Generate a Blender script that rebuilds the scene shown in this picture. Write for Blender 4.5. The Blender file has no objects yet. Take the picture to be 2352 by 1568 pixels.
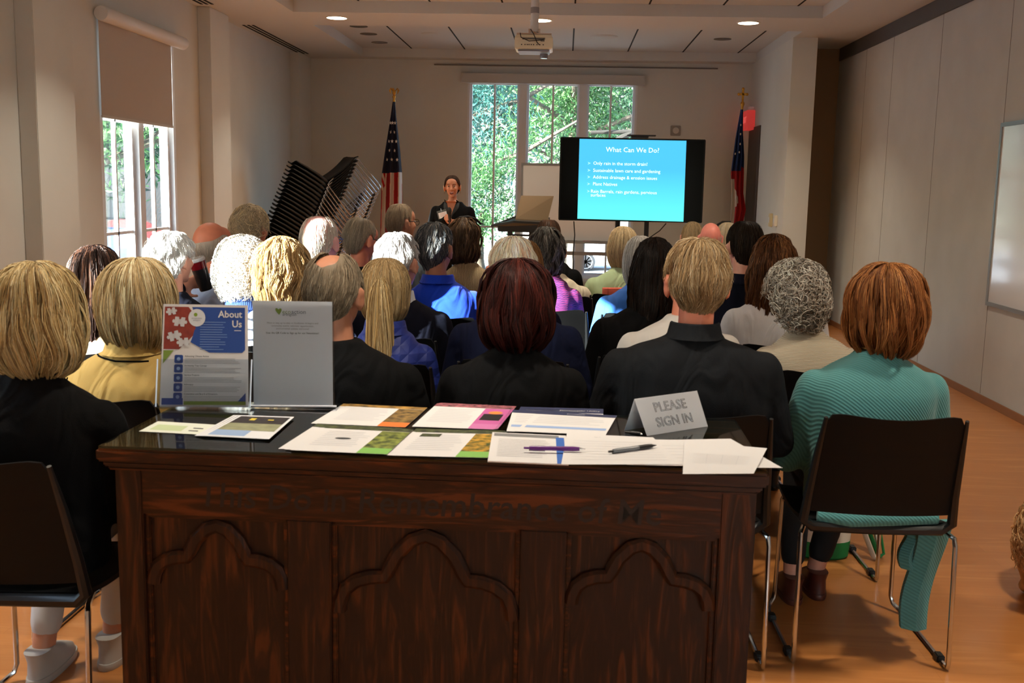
import bpy, math, random
import numpy as np
from mathutils import Vector, Matrix, Euler
from mathutils.bvhtree import BVHTree
SC = bpy.context.scene
COL = SC.collection
PI = math.pi
def R(d): return math.radians(d)

# ------------------------------------------------------------------ camera
CAM_H = 1.48; FPX = 2400.0; YAW, PITCH, ROLL = 0.04815, 0.14743, 0.02
_f = np.array([-math.sin(YAW)*math.cos(PITCH), math.cos(YAW)*math.cos(PITCH), -math.sin(PITCH)])
_r0 = np.array([math.cos(YAW), math.sin(YAW), 0.0]); _d0 = np.cross(_f, _r0)
_r = _r0*math.cos(ROLL) - _d0*math.sin(ROLL); _d = _r0*math.sin(ROLL) + _d0*math.cos(ROLL)
cd = bpy.data.cameras.new('camera'); cam = bpy.data.objects.new('camera', cd); COL.objects.link(cam)
cd.sensor_width = 36; cd.lens = FPX/2352*36; cd.clip_start = .05; cd.clip_end = 300
cam.matrix_world = Matrix(((_r[0], -_d[0], -_f[0], 0), (_r[1], -_d[1], -_f[1], 0), (_r[2], -_d[2], -_f[2], CAM_H), (0, 0, 0, 1)))
cd.dof.use_dof = True; cd.dof.focus_distance = 7.0; cd.dof.aperture_fstop = 9
SC.camera = cam
def ray(px, py):
    return np.array([_r, _d, _f]).T @ np.array([(px-1176)/FPX, (py-784)/FPX, 1.0])
def atY(px, py, Y):
    d = ray(px, py); p = d*(Y/d[1]); p[2] += CAM_H; return Vector(p)
def atZ(px, py, Z):
    d = ray(px, py); p = d*((Z-CAM_H)/d[2]); p[2] += CAM_H; return Vector(p)

# ------------------------------------------------------------------ world, sun, exposure
W = bpy.data.worlds.new('world'); SC.world = W; W.use_nodes = True
wn = W.node_tree.nodes; wl = W.node_tree.links
sky = wn.new('ShaderNodeTexSky'); sky.sky_type = 'NISHITA'; sky.sun_disc = False
sky.sun_elevation = R(35); sky.sun_rotation = R(232); sky.air_density = 1.2; sky.dust_density = 1.5
wl.new(sky.outputs[0], wn['Background'].inputs[0]); wn['Background'].inputs[1].default_value = 1.1
SUN_AZ, SUN_EL = R(38), R(21)
sd = Vector((math.cos(SUN_EL)*math.cos(SUN_AZ), math.cos(SUN_EL)*math.sin(SUN_AZ), -math.sin(SUN_EL)))
sl = bpy.data.lights.new('sun', 'SUN'); sl.energy = 42.0; sl.angle = R(.55); sl.color = (1, .95, .88)
so = bpy.data.objects.new('sun', sl); COL.objects.link(so); so.rotation_euler = sd.to_track_quat('-Z', 'Y').to_euler()
vs = SC.view_settings; vs.view_transform = 'Standard'; vs.look = 'None'; vs.gamma = 1; vs.use_curve_mapping = False
vs.exposure = 0.4
SC.cycles.max_bounces = 7; SC.cycles.diffuse_bounces = 4; SC.cycles.glossy_bounces = 3; SC.cycles.transmission_bounces = 4
SC.cycles.transparent_max_bounces = 12; SC.cycles.caustics_reflective = False; SC.cycles.caustics_refractive = False
SC.cycles.sample_clamp_indirect = 4; SC.cycles.use_denoising = True
WARM = (1.0, .885, .70)
def area(name, loc, sx, sy, power, color=(1, 1, 1), rot=(0, 0, 0), shape='RECTANGLE', parent=None, spread=180, portal=False):
    l = bpy.data.lights.new(name, 'AREA'); l.shape = shape; l.size = sx; l.size_y = sy; l.energy = power; l.color = color
    l.spread = R(spread); o = bpy.data.objects.new(name, l); COL.objects.link(o); o.location = loc; o.rotation_euler = rot
    if portal: l.cycles.is_portal = True
    if parent: o.parent = parent
    return o
XL, XR, YB, YF, ZC, ZT = -3.48, 3.045, 13.87, -3.2, 3.08, 3.19
area('window_portal', (XL-.14, 8.55, 1.3), 1.5, 2.0, 1, rot=(0, -PI/2, 0), portal=True)
area('window_portal', (XL-.14, 2.75, 1.6), 1.1, 2.3, 1, rot=(0, -PI/2, 0), portal=True)
area('window_portal', (-.2, YB+.14, 1.55), 2.2, 2.5, 1, rot=(-PI/2, 0, 0), portal=True)

for x in (2.2,): area('window_portal', (x, YF-.2, 1.55), 1.5, 2.1, 1, rot=(PI/2, 0, 0), portal=True)

# ------------------------------------------------------------------ materials
def lin(c):
    return tuple(((x/255)/12.92 if x/255 <= .04045 else ((x/255+.055)/1.055)**2.4) for x in c)
MATS = {}
def mat(name, c=(200, 200, 200), rough=.6, metal=0, bump=0, bscale=60, var=0, vscale=8, coat=0, stretch=(1, 1, 1), emit=0, sheen=0, spec=.5, attr=False, c2=None, folds=0):
    key = name
    if key in MATS: return MATS[key]
    m = bpy.data.materials.new(name); MATS[key] = m; m.use_nodes = True
    N = m.node_tree.nodes; L = m.node_tree.links; b = N['Principled BSDF']
    col = lin(c)
    b.inputs['Base Color'].default_value = (*col, 1); b.inputs['Roughness'].default_value = rough
    b.inputs['Metallic'].default_value = metal; b.inputs['Specular IOR Level'].default_value = spec
    if coat: b.inputs['Coat Weight'].default_value = coat; b.inputs['Coat Roughness'].default_value = .06
    if sheen: b.inputs['Sheen Weight'].default_value = sheen
    if emit:
        b.inputs['Emission Color'].default_value = (*col, 1); b.inputs['Emission Strength'].default_value = emit
    if bump or var:
        tc = N.new('ShaderNodeTexCoord'); mp = N.new('ShaderNodeMapping'); mp.inputs['Scale'].default_value = stretch
        L.new(tc.outputs['Object'], mp.inputs[0])
    if var:
        t = N.new('ShaderNodeTexNoise'); t.inputs['Scale'].default_value = vscale; t.inputs['Detail'].default_value = 4
        L.new(mp.outputs[0], t.inputs[0]); r = N.new('ShaderNodeValToRGB')
        ca = tuple(x*(1-var) for x in col); cb = tuple(min(1, x*(1+var)) for x in col) if c2 is None else lin(c2)
        r.color_ramp.elements[0].color = (*ca, 1); r.color_ramp.elements[1].color = (*cb, 1)
        r.color_ramp.elements[0].position = .32; r.color_ramp.elements[1].position = .68
        L.new(t.outputs[0], r.inputs[0]); L.new(r.outputs[0], b.inputs['Base Color'])
    if attr:
        a = N.new('ShaderNodeAttribute'); a.attribute_name = 'Col'; L.new(a.outputs[0], b.inputs['Base Color'])
    if bump:
        t2 = N.new('ShaderNodeTexNoise'); t2.inputs['Scale'].default_value = bscale; t2.inputs['Detail'].default_value = 3
        L.new(mp.outputs[0], t2.inputs[0]); bp = N.new('ShaderNodeBump'); bp.inputs['Strength'].default_value = bump; bp.inputs['Distance'].default_value = .01
        L.new(t2.outputs[0], bp.inputs['Height']); L.new(bp.outputs[0], b.inputs['Normal'])
        if folds:
            t3 = N.new('ShaderNodeTexNoise'); t3.inputs['Scale'].default_value = 7; t3.inputs['Detail'].default_value = 1.5; t3.inputs['Distortion'].default_value = 1.6; m3 = N.new('ShaderNodeMapping'); m3.inputs['Scale'].default_value = (1.3, 1, .55)
            L.new(tc.outputs['Object'], m3.inputs[0]); L.new(m3.outputs[0], t3.inputs[0]); b3 = N.new('ShaderNodeBump'); b3.inputs['Strength'].default_value = folds; b3.inputs['Distance'].default_value = .06
            L.new(t3.outputs[0], b3.inputs['Height']); L.new(bp.outputs[0], b3.inputs['Normal']); L.new(b3.outputs[0], b.inputs['Normal'])
    return m
def clear_mat(name, tint=(235, 242, 240), gloss=.1):
    if name in MATS: return MATS[name]
    m = bpy.data.materials.new(name); MATS[name] = m; m.use_nodes = True; N = m.node_tree.nodes; L = m.node_tree.links
    N.remove(N['Principled BSDF']); o = N['Material Output']; mx = N.new('ShaderNodeMixShader'); t = N.new('ShaderNodeBsdfTransparent'); g = N.new('ShaderNodeBsdfGlossy')
    t.inputs[0].default_value = (*lin(tint), 1); g.inputs['Roughness'].default_value = .03; mx.inputs[0].default_value = gloss
    lw = N.new('ShaderNodeLayerWeight'); lw.inputs[0].default_value = .5; pw = N.new('ShaderNodeMath'); pw.operation = 'POWER'; pw.inputs[1].default_value = 4
    ml = N.new('ShaderNodeMath'); ml.operation = 'MULTIPLY_ADD'; ml.inputs[1].default_value = .85; ml.inputs[2].default_value = .04; L.new(lw.outputs['Facing'], pw.inputs[0]); L.new(pw.outputs[0], ml.inputs[0]); L.new(ml.outputs[0], mx.inputs[0])
    L.new(t.outputs[0], mx.inputs[1]); L.new(g.outputs[0], mx.inputs[2]); L.new(mx.outputs[0], o.inputs[0]); return m
def wave_mat(name, ca, cb, scale=60, rough=.8, direction='X', distortion=0, bump=.4, thin=.5, rot=(0, 0, 0), sheen=.2):
    """fabric with parallel ribs or stripes of two colours"""
    if name in MATS: return MATS[name]
    m = mat(name, ca, rough, sheen=sheen); N = m.node_tree.nodes; L = m.node_tree.links; b = N['Principled BSDF']
    tc = N.new('ShaderNodeTexCoord'); mp = N.new('ShaderNodeMapping'); mp.inputs['Rotation'].default_value = rot
    w = N.new('ShaderNodeTexWave'); w.bands_direction = direction; w.inputs['Scale'].default_value = scale; w.inputs['Distortion'].default_value = distortion
    w.inputs['Detail Scale'].default_value = 2
    r = N.new('ShaderNodeValToRGB'); r.color_ramp.elements[0].color = (*lin(cb), 1); r.color_ramp.elements[1].color = (*lin(ca), 1)
    r.color_ramp.elements[0].position = max(0, thin-.12); r.color_ramp.elements[1].position = min(1, thin+.12)
    L.new(tc.outputs['Object'], mp.inputs[0]); L.new(mp.outputs[0], w.inputs[0]); L.new(w.outputs[0], r.inputs[0]); L.new(r.outputs[0], b.inputs['Base Color'])
    bp = N.new('ShaderNodeBump'); bp.inputs['Strength'].default_value = bump; bp.inputs['Distance'].default_value = .004
    L.new(w.outputs[0], bp.inputs['Height']); L.new(bp.outputs[0], b.inputs['Normal']); return m
def wood_mat(name, ca, cb, rough=.35, coat=.2, stretch=(9, 9, .7), scale=6, bump=.12):
    if name in MATS: return MATS[name]
    m = mat(name, ca, rough, coat=coat, spec=.3); N = m.node_tree.nodes; L = m.node_tree.links; b = N['Principled BSDF']
    tc = N.new('ShaderNodeTexCoord'); mp = N.new('ShaderNodeMapping'); mp.inputs['Scale'].default_value = stretch
    n1 = N.new('ShaderNodeTexNoise'); n1.inputs['Scale'].default_value = scale; n1.inputs['Detail'].default_value = 5; n1.inputs['Distortion'].default_value = 1.2
    w = N.new('ShaderNodeMath'); w.operation = 'MULTIPLY'; w.inputs[1].default_value = 9
    s = N.new('ShaderNodeMath'); s.operation = 'SINE'; a = N.new('ShaderNodeMath'); a.operation = 'MULTIPLY_ADD'; a.inputs[1].default_value = .5; a.inputs[2].default_value = .5
    r = N.new('ShaderNodeValToRGB'); r.color_ramp.elements[0].color = (*lin(cb), 1); r.color_ramp.elements[1].color = (*lin(ca), 1); r.color_ramp.elements[0].position = .0; r.color_ramp.elements[1].position = .55
    n2 = N.new('ShaderNodeTexNoise'); n2.inputs['Scale'].default_value = scale*8; n2.inputs['Detail'].default_value = 4
    mm = N.new('ShaderNodeMath'); mm.operation = 'MULTIPLY'
    L.new(tc.outputs['Object'], mp.inputs[0]); L.new(mp.outputs[0], n1.inputs[0]); L.new(mp.outputs[0], n2.inputs[0]); L.new(n1.outputs[0], w.inputs[0]); L.new(w.outputs[0], s.inputs[0]); L.new(s.outputs[0], a.inputs[0])
    ad = N.new('ShaderNodeMath'); ad.operation = 'ADD'; L.new(n2.outputs[0], ad.inputs[0]); ad.inputs[1].default_value = .45
    L.new(a.outputs[0], mm.inputs[0]); L.new(ad.outputs[0], mm.inputs[1]); L.new(mm.outputs[0], r.inputs[0]); L.new(r.outputs[0], b.inputs['Base Color'])
    bp = N.new('ShaderNodeBump'); bp.inputs['Strength'].default_value = bump; bp.inputs['Distance'].default_value = .004; L.new(mm.outputs[0], bp.inputs['Height']); L.new(bp.outputs[0], b.inputs['Normal'])
    return m

# ------------------------------------------------------------------ mesh helpers
class MB:
    def __init__(s): s.v = []; s.f = []; s.n = 0; s.mi = []
    def add(s, V, F, mi=0):
        V = np.asarray(V, float).reshape(-1, 3); s.v.append(V)
        s.f += [tuple(int(i)+s.n for i in f) for f in F]; s.mi += [mi]*len(F); s.n += len(V); return s
    def box(s, x0, x1, y0, y1, z0, z1, bev=0, mi=0, M=None):
        if bev <= 0:
            V = [(x, y, z) for z in (z0, z1) for y in (y0, y1) for x in (x0, x1)]
            F = [(0, 2, 3, 1), (4, 5, 7, 6), (0, 1, 5, 4), (2, 6, 7, 3), (0, 4, 6, 2), (1, 3, 7, 5)]
        else:
            b = bm_box(x0, x1, y0, y1, z0, z1, bev); V, F = b
        V = np.array(V, float)
        if M is not None: V = np.array([M @ Vector(p) for p in V])
        return s.add(V, F, mi)
    def tube(s, pts, r, n=8, caps=True, mi=0, flat=1.0, up=None):
        P = [Vector(p) for p in pts]; m = len(P); rr = r if hasattr(r, '__len__') else [r]*m
        V = []; nrm = Vector(up) if up is not None else None
        for i in range(m):
            t = (P[min(i+1, m-1)]-P[max(i-1, 0)])
            t = t.normalized() if t.length > 1e-9 else Vector((0, 0, 1))
            if nrm is None: nrm = t.orthogonal()
            nrm = (nrm - t*nrm.dot(t)); nrm = nrm.normalized() if nrm.length > 1e-6 else t.orthogonal().normalized()
            b = t.cross(nrm)
            for k in range(n):
                a = 2*PI*k/n; V.append(P[i]+nrm*math.cos(a)*rr[i]*flat+b*math.sin(a)*rr[i])
        F = [(i*n+k, i*n+(k+1) % n, (i+1)*n+(k+1) % n, (i+1)*n+k) for i in range(m-1) for k in range(n)]
        if caps: F += [tuple(range(n-1, -1, -1)), tuple((m-1)*n+k for k in range(n))]
        return s.add(V, F, mi)
    def lathe(s, prof, n=20, M=None, mi=0, caps=True):
        V = []; m = len(prof)
        for r, z in prof:
            for k in range(n): a = 2*PI*k/n; V.append(Vector((r*math.cos(a), r*math.sin(a), z)))
        if M is not None: V = [M @ v for v in V]
        F = [(i*n+k, i*n+(k+1) % n, (i+1)*n+(k+1) % n, (i+1)*n+k) for i in range(m-1) for k in range(n)]
        if caps: F += [tuple(range(n-1, -1, -1)), tuple((m-1)*n+k for k in range(n))]
        return s.add(V, F, mi)
    def ell(s, c, r, n=14, m=9, M=None, mi=0):
        V = []
        for i in range(m+1):
            th = PI*i/m
            for k in range(n):
                a = 2*PI*k/n; p = Vector((r[0]*math.sin(th)*math.cos(a), r[1]*math.sin(th)*math.sin(a), r[2]*math.cos(th)))
                V.append((M @ p if M is not None else p)+Vector(c))
        F = [((i+1)*n+k, (i+1)*n+(k+1) % n, i*n+(k+1) % n, i*n+k) for i in range(m) for k in range(n)]
        return s.add(V, F, mi)
    def cap(s, p0, p1, r0, r1, n=12, flat=1.0, up=None):
        """tapered capsule"""
        p0 = Vector(p0); p1 = Vector(p1); t = (p1-p0); L = t.length; t = t/max(L, 1e-9)
        pts = []; rr = []
        for q in (85, 60, 35, 0): pts.append(p0 - t*r0*math.sin(R(q))); rr.append(r0*math.cos(R(q)))
        for q in (0, 35, 60, 85): pts.append(p1 + t*r1*math.sin(R(q))); rr.append(r1*math.cos(R(q)))
        return s.tube(pts, rr, n, flat=flat, up=up)
    def loft(s, rings, mi=0, caps=True):
        """rings: list of (z, halfwidth, halfdepth, yc[, xc]) superellipse sections"""
        n = 24; V = []
        for rg in rings:
            z, w, d, yc = rg[:4]; xc = rg[4] if len(rg) > 4 else 0
            for k in range(n):
                a = 2*PI*k/n; ca, sa = math.cos(a), math.sin(a); e = .8
                V.append((xc+w*math.copysign(abs(ca)**e, ca), yc+d*math.copysign(abs(sa)**e, sa), z))
        m = len(rings)
        F = [(i*n+k, i*n+(k+1) % n, (i+1)*n+(k+1) % n, (i+1)*n+k) for i in range(m-1) for k in range(n)]
        if caps: F += [tuple(range(n-1, -1, -1)), tuple((m-1)*n+k for k in range(n))]
        return s.add(V, F, mi)
    def grid(s, fn, nu, nv, mi=0, thick=None):
        V = [fn(i/(nu-1), j/(nv-1)) for j in range(nv) for i in range(nu)]
        F = [(j*nu+i, j*nu+i+1, (j+1)*nu+i+1, (j+1)*nu+i) for j in range(nv-1) for i in range(nu-1)]
        return s.add(V, F, mi)
    def mesh(s, name, mats, smooth=True):
        me = bpy.data.meshes.new(name); V = np.concatenate(s.v) if s.v else np.zeros((0, 3))
        me.from_pydata(V.tolist(), [], s.f)
        for m in (mats if isinstance(mats, (list, tuple)) else [mats]): me.materials.append(m)
        if any(s.mi): me.polygons.foreach_set('material_index', s.mi)
        if smooth:
            me.polygons.foreach_set('use_smooth', [True]*len(me.polygons))
            try: me.set_sharp_from_angle(angle=R(40))
            except Exception: pass
        me.update(); return me
    def obj(s, name, mats, parent=None, smooth=True, loc=None):
        o = bpy.data.objects.new(name, s.mesh(name, mats, smooth)); COL.objects.link(o)
        if parent is not None: o.parent = parent
        if loc is not None: o.location = loc
        return o
_bc = {}
def bm_box(x0, x1, y0, y1, z0, z1, b):
    import bmesh
    bm = bmesh.new(); bmesh.ops.create_cube(bm, size=1)
    for v in bm.verts: v.co = Vector(((x0+x1)/2+v.co.x*(x1-x0), (y0+y1)/2+v.co.y*(y1-y0), (z0+z1)/2+v.co.z*(z1-z0)))
    b = min(b, (x1-x0)*.45, (y1-y0)*.45, (z1-z0)*.45)
    bmesh.ops.bevel(bm, geom=bm.edges[:], offset=b, segments=2, affect='EDGES')
    V = [tuple(v.co) for v in bm.verts]; bm.verts.index_update(); F = [tuple(v.index for v in f.verts) for f in bm.faces]; bm.free(); return V, F
def tag(o, label=None, cat=None, group=None, kind=None):
    if label: o['label'] = label
    if cat: o['category'] = cat
    if group: o['group'] = group
    if kind: o['kind'] = kind
    return o
def thing(name, label, cat, loc=(0, 0, 0), rz=0, group=None):
    o = bpy.data.objects.new(name, None); COL.objects.link(o); o.location = loc; o.rotation_euler = (0, 0, rz)
    return tag(o, label, cat, group)
def struct(name, mb, m, parent=None, smooth=False):
    o = mb.obj(name, m, parent, smooth)
    if parent is None: o['kind'] = 'structure'
    return o
def copy_tree(o, parent=None):
    c = o.copy(); COL.objects.link(c); c.parent = parent
    for ch in list(o.children): copy_tree(ch, c)
    return c
_tc = {}
def text_geo(s, align='CENTER', outline=0, shear=0, bold=0):
    """flat lettering as (verts Nx2, faces), cap height about 0.7"""
    k = (s, align, outline, shear, bold)
    if k in _tc: return _tc[k]
    cu = bpy.data.curves.new('lettering', 'FONT'); cu.body = s; cu.align_x = align; cu.align_y = 'CENTER'; cu.size = 1; cu.resolution_u = 2; cu.shear = shear; cu.offset = bold
    if outline: cu.fill_mode = 'NONE'; cu.bevel_depth = outline; cu.bevel_resolution = 0
    o = bpy.data.objects.new('lettering', cu); COL.objects.link(o)
    dg = bpy.context.evaluated_depsgraph_get(); me = bpy.data.meshes.new_from_object(o.evaluated_get(dg))
    V = np.array([tuple(v.co) for v in me.vertices]).reshape(-1, 3); F = [tuple(p.vertices) for p in me.polygons]
    bpy.data.objects.remove(o); bpy.data.curves.remove(cu); bpy.data.meshes.remove(me)
    _tc[k] = (V, F); return _tc[k]
class Quad:
    """a flat (or gently curled) sheet given by its corners: BL, BR, TR, TL; prints are laid on it in 0..1 coordinates"""
    def __init__(s, BL, BR, TR, TL):
        s.c = [Vector(p) for p in (BL, BR, TR, TL)]; s.nrm = (s.c[1]-s.c[0]).cross(s.c[3]-s.c[0]).normalized()
        s.w = (s.c[1]-s.c[0]).length; s.h = (s.c[3]-s.c[0]).length
    def p(s, u, v, off=0):
        a = s.c[0].lerp(s.c[1], u); b = s.c[3].lerp(s.c[2], u); return a.lerp(b, v)+s.nrm*off
    def rect(s, mb, u0, v0, u1, v1, off, mi=0):
        mb.add([s.p(u0, v0, off), s.p(u1, v0, off), s.p(u1, v1, off), s.p(u0, v1, off)], [(0, 1, 2, 3)], mi)
    def poly(s, mb, pts, off, mi=0):
        mb.add([s.p(u, v, off) for u, v in pts], [tuple(range(len(pts)))], mi)
    def disc(s, mb, u, v, r, off, mi=0, n=20):
        k = s.w/s.h; s.poly(mb, [(u+r*math.cos(2*PI*i/n), v+r*k*math.sin(2*PI*i/n)) for i in range(n)], off, mi)
    def text(s, mb, t, u, v, size, off, align='CENTER', mi=0, outline=0, shear=0, bold=0):
        V, F = text_geo(t, align, outline, shear, bold)
        mb.add([s.p(u+x*size/s.w, v+y*size/s.h, off+z*size) for x, y, z in V], F, mi)
    def slab(s, mb, th, mi=0):
        c = s.c; d = s.nrm*th; V = [p for p in c]+[p-d for p in c]
        mb.add(V, [(0, 1, 2, 3), (7, 6, 5, 4), (0, 4, 5, 1), (1, 5, 6, 2), (2, 6, 7, 3), (3, 7, 4, 0)], mi)

# ------------------------------------------------------------------ room shell
M_WALL = mat('painted_wall', (212, 213, 209), .85, bump=.05, bscale=220, var=.03, vscale=2)
M_TRIM = mat('white_trim', (226, 226, 226), .5)
M_CEIL = mat('ceiling_paint', (206, 208, 208), .9, bump=.04, bscale=200)
M_PART = mat('partition_fabric', (194, 194, 191), .8, bump=.12, bscale=400, var=.04, vscale=3)
M_TAN = mat('recess_wall_paint', (150, 122, 92), .8, bump=.05, bscale=220)
M_DGREY = mat('dark_grey_metal', (84, 82, 82), .5, metal=.3)
M_BLACK = mat('matt_black', (14, 14, 15), .5)
M_SLOT = mat('dark_slot', (22, 21, 21), .9)
M_GLASS = clear_mat('window_glass', (240, 246, 246), .05)
fl = wood_mat('oak_floor', (204, 138, 80), (192, 124, 66), rough=.3, coat=.1, stretch=(.8, 7, 1), scale=1.5, bump=.0)
# plank joints on the floor material
def floor_joints():
    N = fl.node_tree.nodes; L = fl.node_tree.links; b = N['Principled BSDF']; src = b.inputs['Base Color'].links[0].from_socket
    tc = N.new('ShaderNodeTexCoord'); mp = N.new('ShaderNodeMapping'); mp.inputs['Rotation'].default_value = (0, 0, 0)
    br = N.new('ShaderNodeTexBrick'); br.inputs['Scale'].default_value = 1; br.inputs['Mortar Size'].default_value = .0012
    br.inputs['Brick Width'].default_value = 1.2; br.inputs['Row Height'].default_value = .083; br.inputs['Mortar Smooth'].default_value = .3
    br.inputs['Color1'].default_value = (1, 1, 1, 1); br.inputs['Color2'].default_value = (.92, .9, .88, 1); br.inputs['Mortar'].default_value = (.84, .8, .76, 1)
    mx = N.new('ShaderNodeMix'); mx.data_type = 'RGBA'; mx.blend_type = 'MULTIPLY'; mx.inputs[0].default_value = 1
    L.new(tc.outputs['Object'], mp.inputs[0]); L.new(mp.outputs[0], br.inputs[0]); L.new(src, mx.inputs[6]); L.new(br.outputs[0], mx.inputs[7]); L.new(mx.outputs[2], b.inputs['Base Color'])
floor_joints()
m = MB(); m.box(XL-.15, XR+.4, YF-.15, YB+.15, -.2, 0); struct('floor', m, fl)
def wall_open_x(name, X0, X1, y0, y1, z0, z1, holes, mt):
    """wall slab between X0..X1 running along Y with rectangular openings (ya, yb, za, zb)"""
    m = MB(); y = y0
    for ya, yb, za, zb in sorted(holes):
        m.box(X0, X1, y, ya, z0, z1); m.box(X0, X1, ya, yb, z0, za); m.box(X0, X1, ya, yb, zb, z1); y = yb
    m.box(X0, X1, y, y1, z0, z1); return struct(name, m, mt)
wl_ = wall_open_x('wall_left', XL-.15, XL, YF, YB+.15, 0, 3.35, [(7.77, 9.30, .42, 2.68), (2.15, 3.2, .5, 2.8)], M_WALL)
m = MB()
for a, b, z0, z1 in ((XL, -1.31, 0, 3.35), (.89, 2.592, 0, 3.35), (-1.31, .89, 0, .30), (-1.31, .89, 2.84, 3.35)): m.box(a, b, YB, YB+.15, z0, z1)
struct('wall_back', m, M_WALL)
m = MB(); m.box(XR, XR+.12, YF, 12.3, 0, 3.08); wr = struct('wall_right', m, M_PART)
m = MB()
for y in (-.6, 1.4, 3.45, 5.5, 7.62, 9.0, 10.3, 11.2): m.box(XR-.0015, XR, y-.0025, y+.0025, .06, 2.95)
mo = struct('panel_joint', m, mat('joint_grey', (128, 122, 118), .8), wr)  # grey joint lines between the partition panels
m = MB(); m.box(XR-.02, XR, YF, 12.25, 2.94, 3.078); struct('trim_1', m, M_DGREY)
m = MB(); m.box(XR-.012, XR, YF, 12.25, 0, .055); struct('baseboard_right', m, mat('baseboard_oak', (150, 100, 62), .5))
m = MB(); m.box(2.336, 2.592, 11.43, YB+.15, 0, 3.08); struct('wall_alcove', m, M_WALL)
m = MB(); m.box(2.592, XR+.4, 12.3, 12.45, 0, 3.08); struct('wall_recess', m, M_TAN)
m = MB(); xa = XL-.15
for c in (2.2,): m.box(xa, c-.75, YF-.15, YF, 0, 3.35); m.box(c-.75, c+.75, YF-.15, YF, 0, .5); m.box(c-.75, c+.75, YF-.15, YF, 2.6, 3.35); xa = c+.75
m.box(xa, XR+.4, YF-.15, YF, 0, 3.35); struct('wall_rear', m, M_WALL)
m = MB()
for y0, y1 in ((9.93, 10.48), (6.60, 7.13), (-.1, .45)): m.box(XL, -3.36, y0, y1, 0, 3.08, .004)
m.box(XL, -3.37, 13.25, YB, 0, 3.08)
struct('wall_pilasters', m, M_WALL)
m = MB(); m.box(XL, 2.336, YB-.012, YB, 0, .1); m.box(XL, XL+.012, YF, YB, 0, .1); struct('baseboard_back', m, mat('baseboard_brown', (92, 62, 46), .5))
# ceiling: soffit with raised trays
m = MB(); trays = [(11.0, 13.62, 2.34), (6.95, 10.18, 2.34), (3.2, 6.3, 2.34), (-2.6, 2.55, 2.34)]
ys = [YF]+[v for t in sorted(trays) for v in t[:2]]+[YB+.15]
m.box(XL-.15, -2.64, YF, YB+.15, ZC, 3.32); m.box(2.34, XR+.4, YF, YB+.15, ZC, 3.32)
for i in range(0, len(ys), 2): m.box(-2.64, 2.34, ys[i], ys[i+1], ZC, 3.32)
m.box(XL-.15, XR+.4, YF-.15, YB+.15, 3.19, 3.4)
ce = struct('ceiling', m, M_CEIL)
m = MB()
for y0, y1, _ in trays:
    for x in (-2.01, -1.33, -.645, .04, .733, 1.42, 2.107): m.box(x-.008, x+.008, y0, y1, 3.186, 3.19)
struct('panel_joint', m, M_SLOT, ce)
m = MB(); m.box(-1.75, 1.9, YB-.02, YB, 3.012, 3.028); struct('trim_2', m, mat('track_grey', (120, 118, 116), .6))

# ---- windows
REAR_FILL_WINDOWS = (2.2,)  # rear window added out of view to bring in neutral daylight
def casing(m, axis, a0, a1, z0, z1, d0, d1, w):
    """rectangular frame in a plane: axis 'X' spans X at depth Y d0..d1, axis 'Y' spans Y at depth X d0..d1"""
    for b in ((a0, a0+w, z0, z1), (a1-w, a1, z0, z1), (a0+w, a1-w, z0, z0+w), (a0+w, a1-w, z1-w, z1)):
        if axis == 'X': m.box(b[0], b[1], d0, d1, b[2], b[3])
        else: m.box(d0, d1, b[0], b[1], b[2], b[3])
wf = mat('window_frame_paint', (226, 230, 236), .45)
m = MB(); casing(m, 'X', -1.31, .89, .30, 2.84, YB+.0, YB+.13, .03)
for x in (-.587, .192): m.box(x-.05, x+.05, YB-.01, YB+.13, .33, 2.81)
w1 = struct('window_1', m, wf); un = [(-1.28, -.637), (-.537, .142), (.242, .86)]
for a, b in un:
    m = MB(); casing(m, 'X', a, b, .33, 2.81, YB+.04, YB+.09, .028); struct('sash', m, wf, w1)
    m = MB(); xm = (a+b)/2; m.box(xm-.013, xm+.013, YB+.05, YB+.08, .35, 2.79); m.box(a+.028, b-.028, YB+.05, YB+.08, .93, .955); struct('muntin', m, wf, w1)
    m = MB(); m.box(a+.02, b-.02, YB+.062, YB+.066, .35, 2.79); struct('pane', m, M_GLASS, w1)
m = MB(); m.box(-1.38, .96, YB-.05, YB+.0, .25, .30, .006); struct('window_sill', m, wf, w1)
m = MB(); m.box(-1.385, .975, YB-.09, YB-.002, 2.79, 2.915, .005); o = m.obj('blind_cassette', mat('blind_cassette_grey', (190, 190, 188), .6)); tag(o, 'long boxed roller blind housing above the back wall window', 'blind')
def left_window(name, ya, yb, za, zb, n):
    m = MB(); casing(m, 'Y', ya, yb, za, zb, XL-.13, XL, .05); w = struct(name, m, wf)
    m = MB(); step = (yb-ya-.1)/n
    for k in range(1, n): y = ya+.05+k*step; m.box(XL-.13, XL+.0, y-.05, y+.05, za+.05, zb-.05)
    if n > 1: struct('mullion', m, wf, w)
    for k in range(n):
        a = ya+.05+k*step+(.05 if k else 0); b = ya+.05+(k+1)*step-(.05 if k < n-1 else 0)
        m = MB(); casing(m, 'Y', a, b, za+.05, zb-.05, XL-.09, XL-.04, .045); struct('sash', m, wf, w)
        m = MB(); ym = (a+b)/2; m.box(XL-.08, XL-.05, ym-.012, ym+.012, za+.09, zb-.09)
        for z in ((1.05, 1.93) if n > 1 else (1.05,)): m.box(XL-.08, XL-.05, a+.045, b-.045, z-.012, z+.012)
        struct('muntin', m, wf, w)
        m = MB(); m.box(XL-.067, XL-.063, a+.04, b-.04, za+.09, zb-.09); struct('pane', m, M_GLASS, w)
    return w
left_window('window_2', 7.77, 9.30, .42, 2.68, 2)
left_window('window_3', 2.15, 3.2, .5, 2.8, 1)
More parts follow.
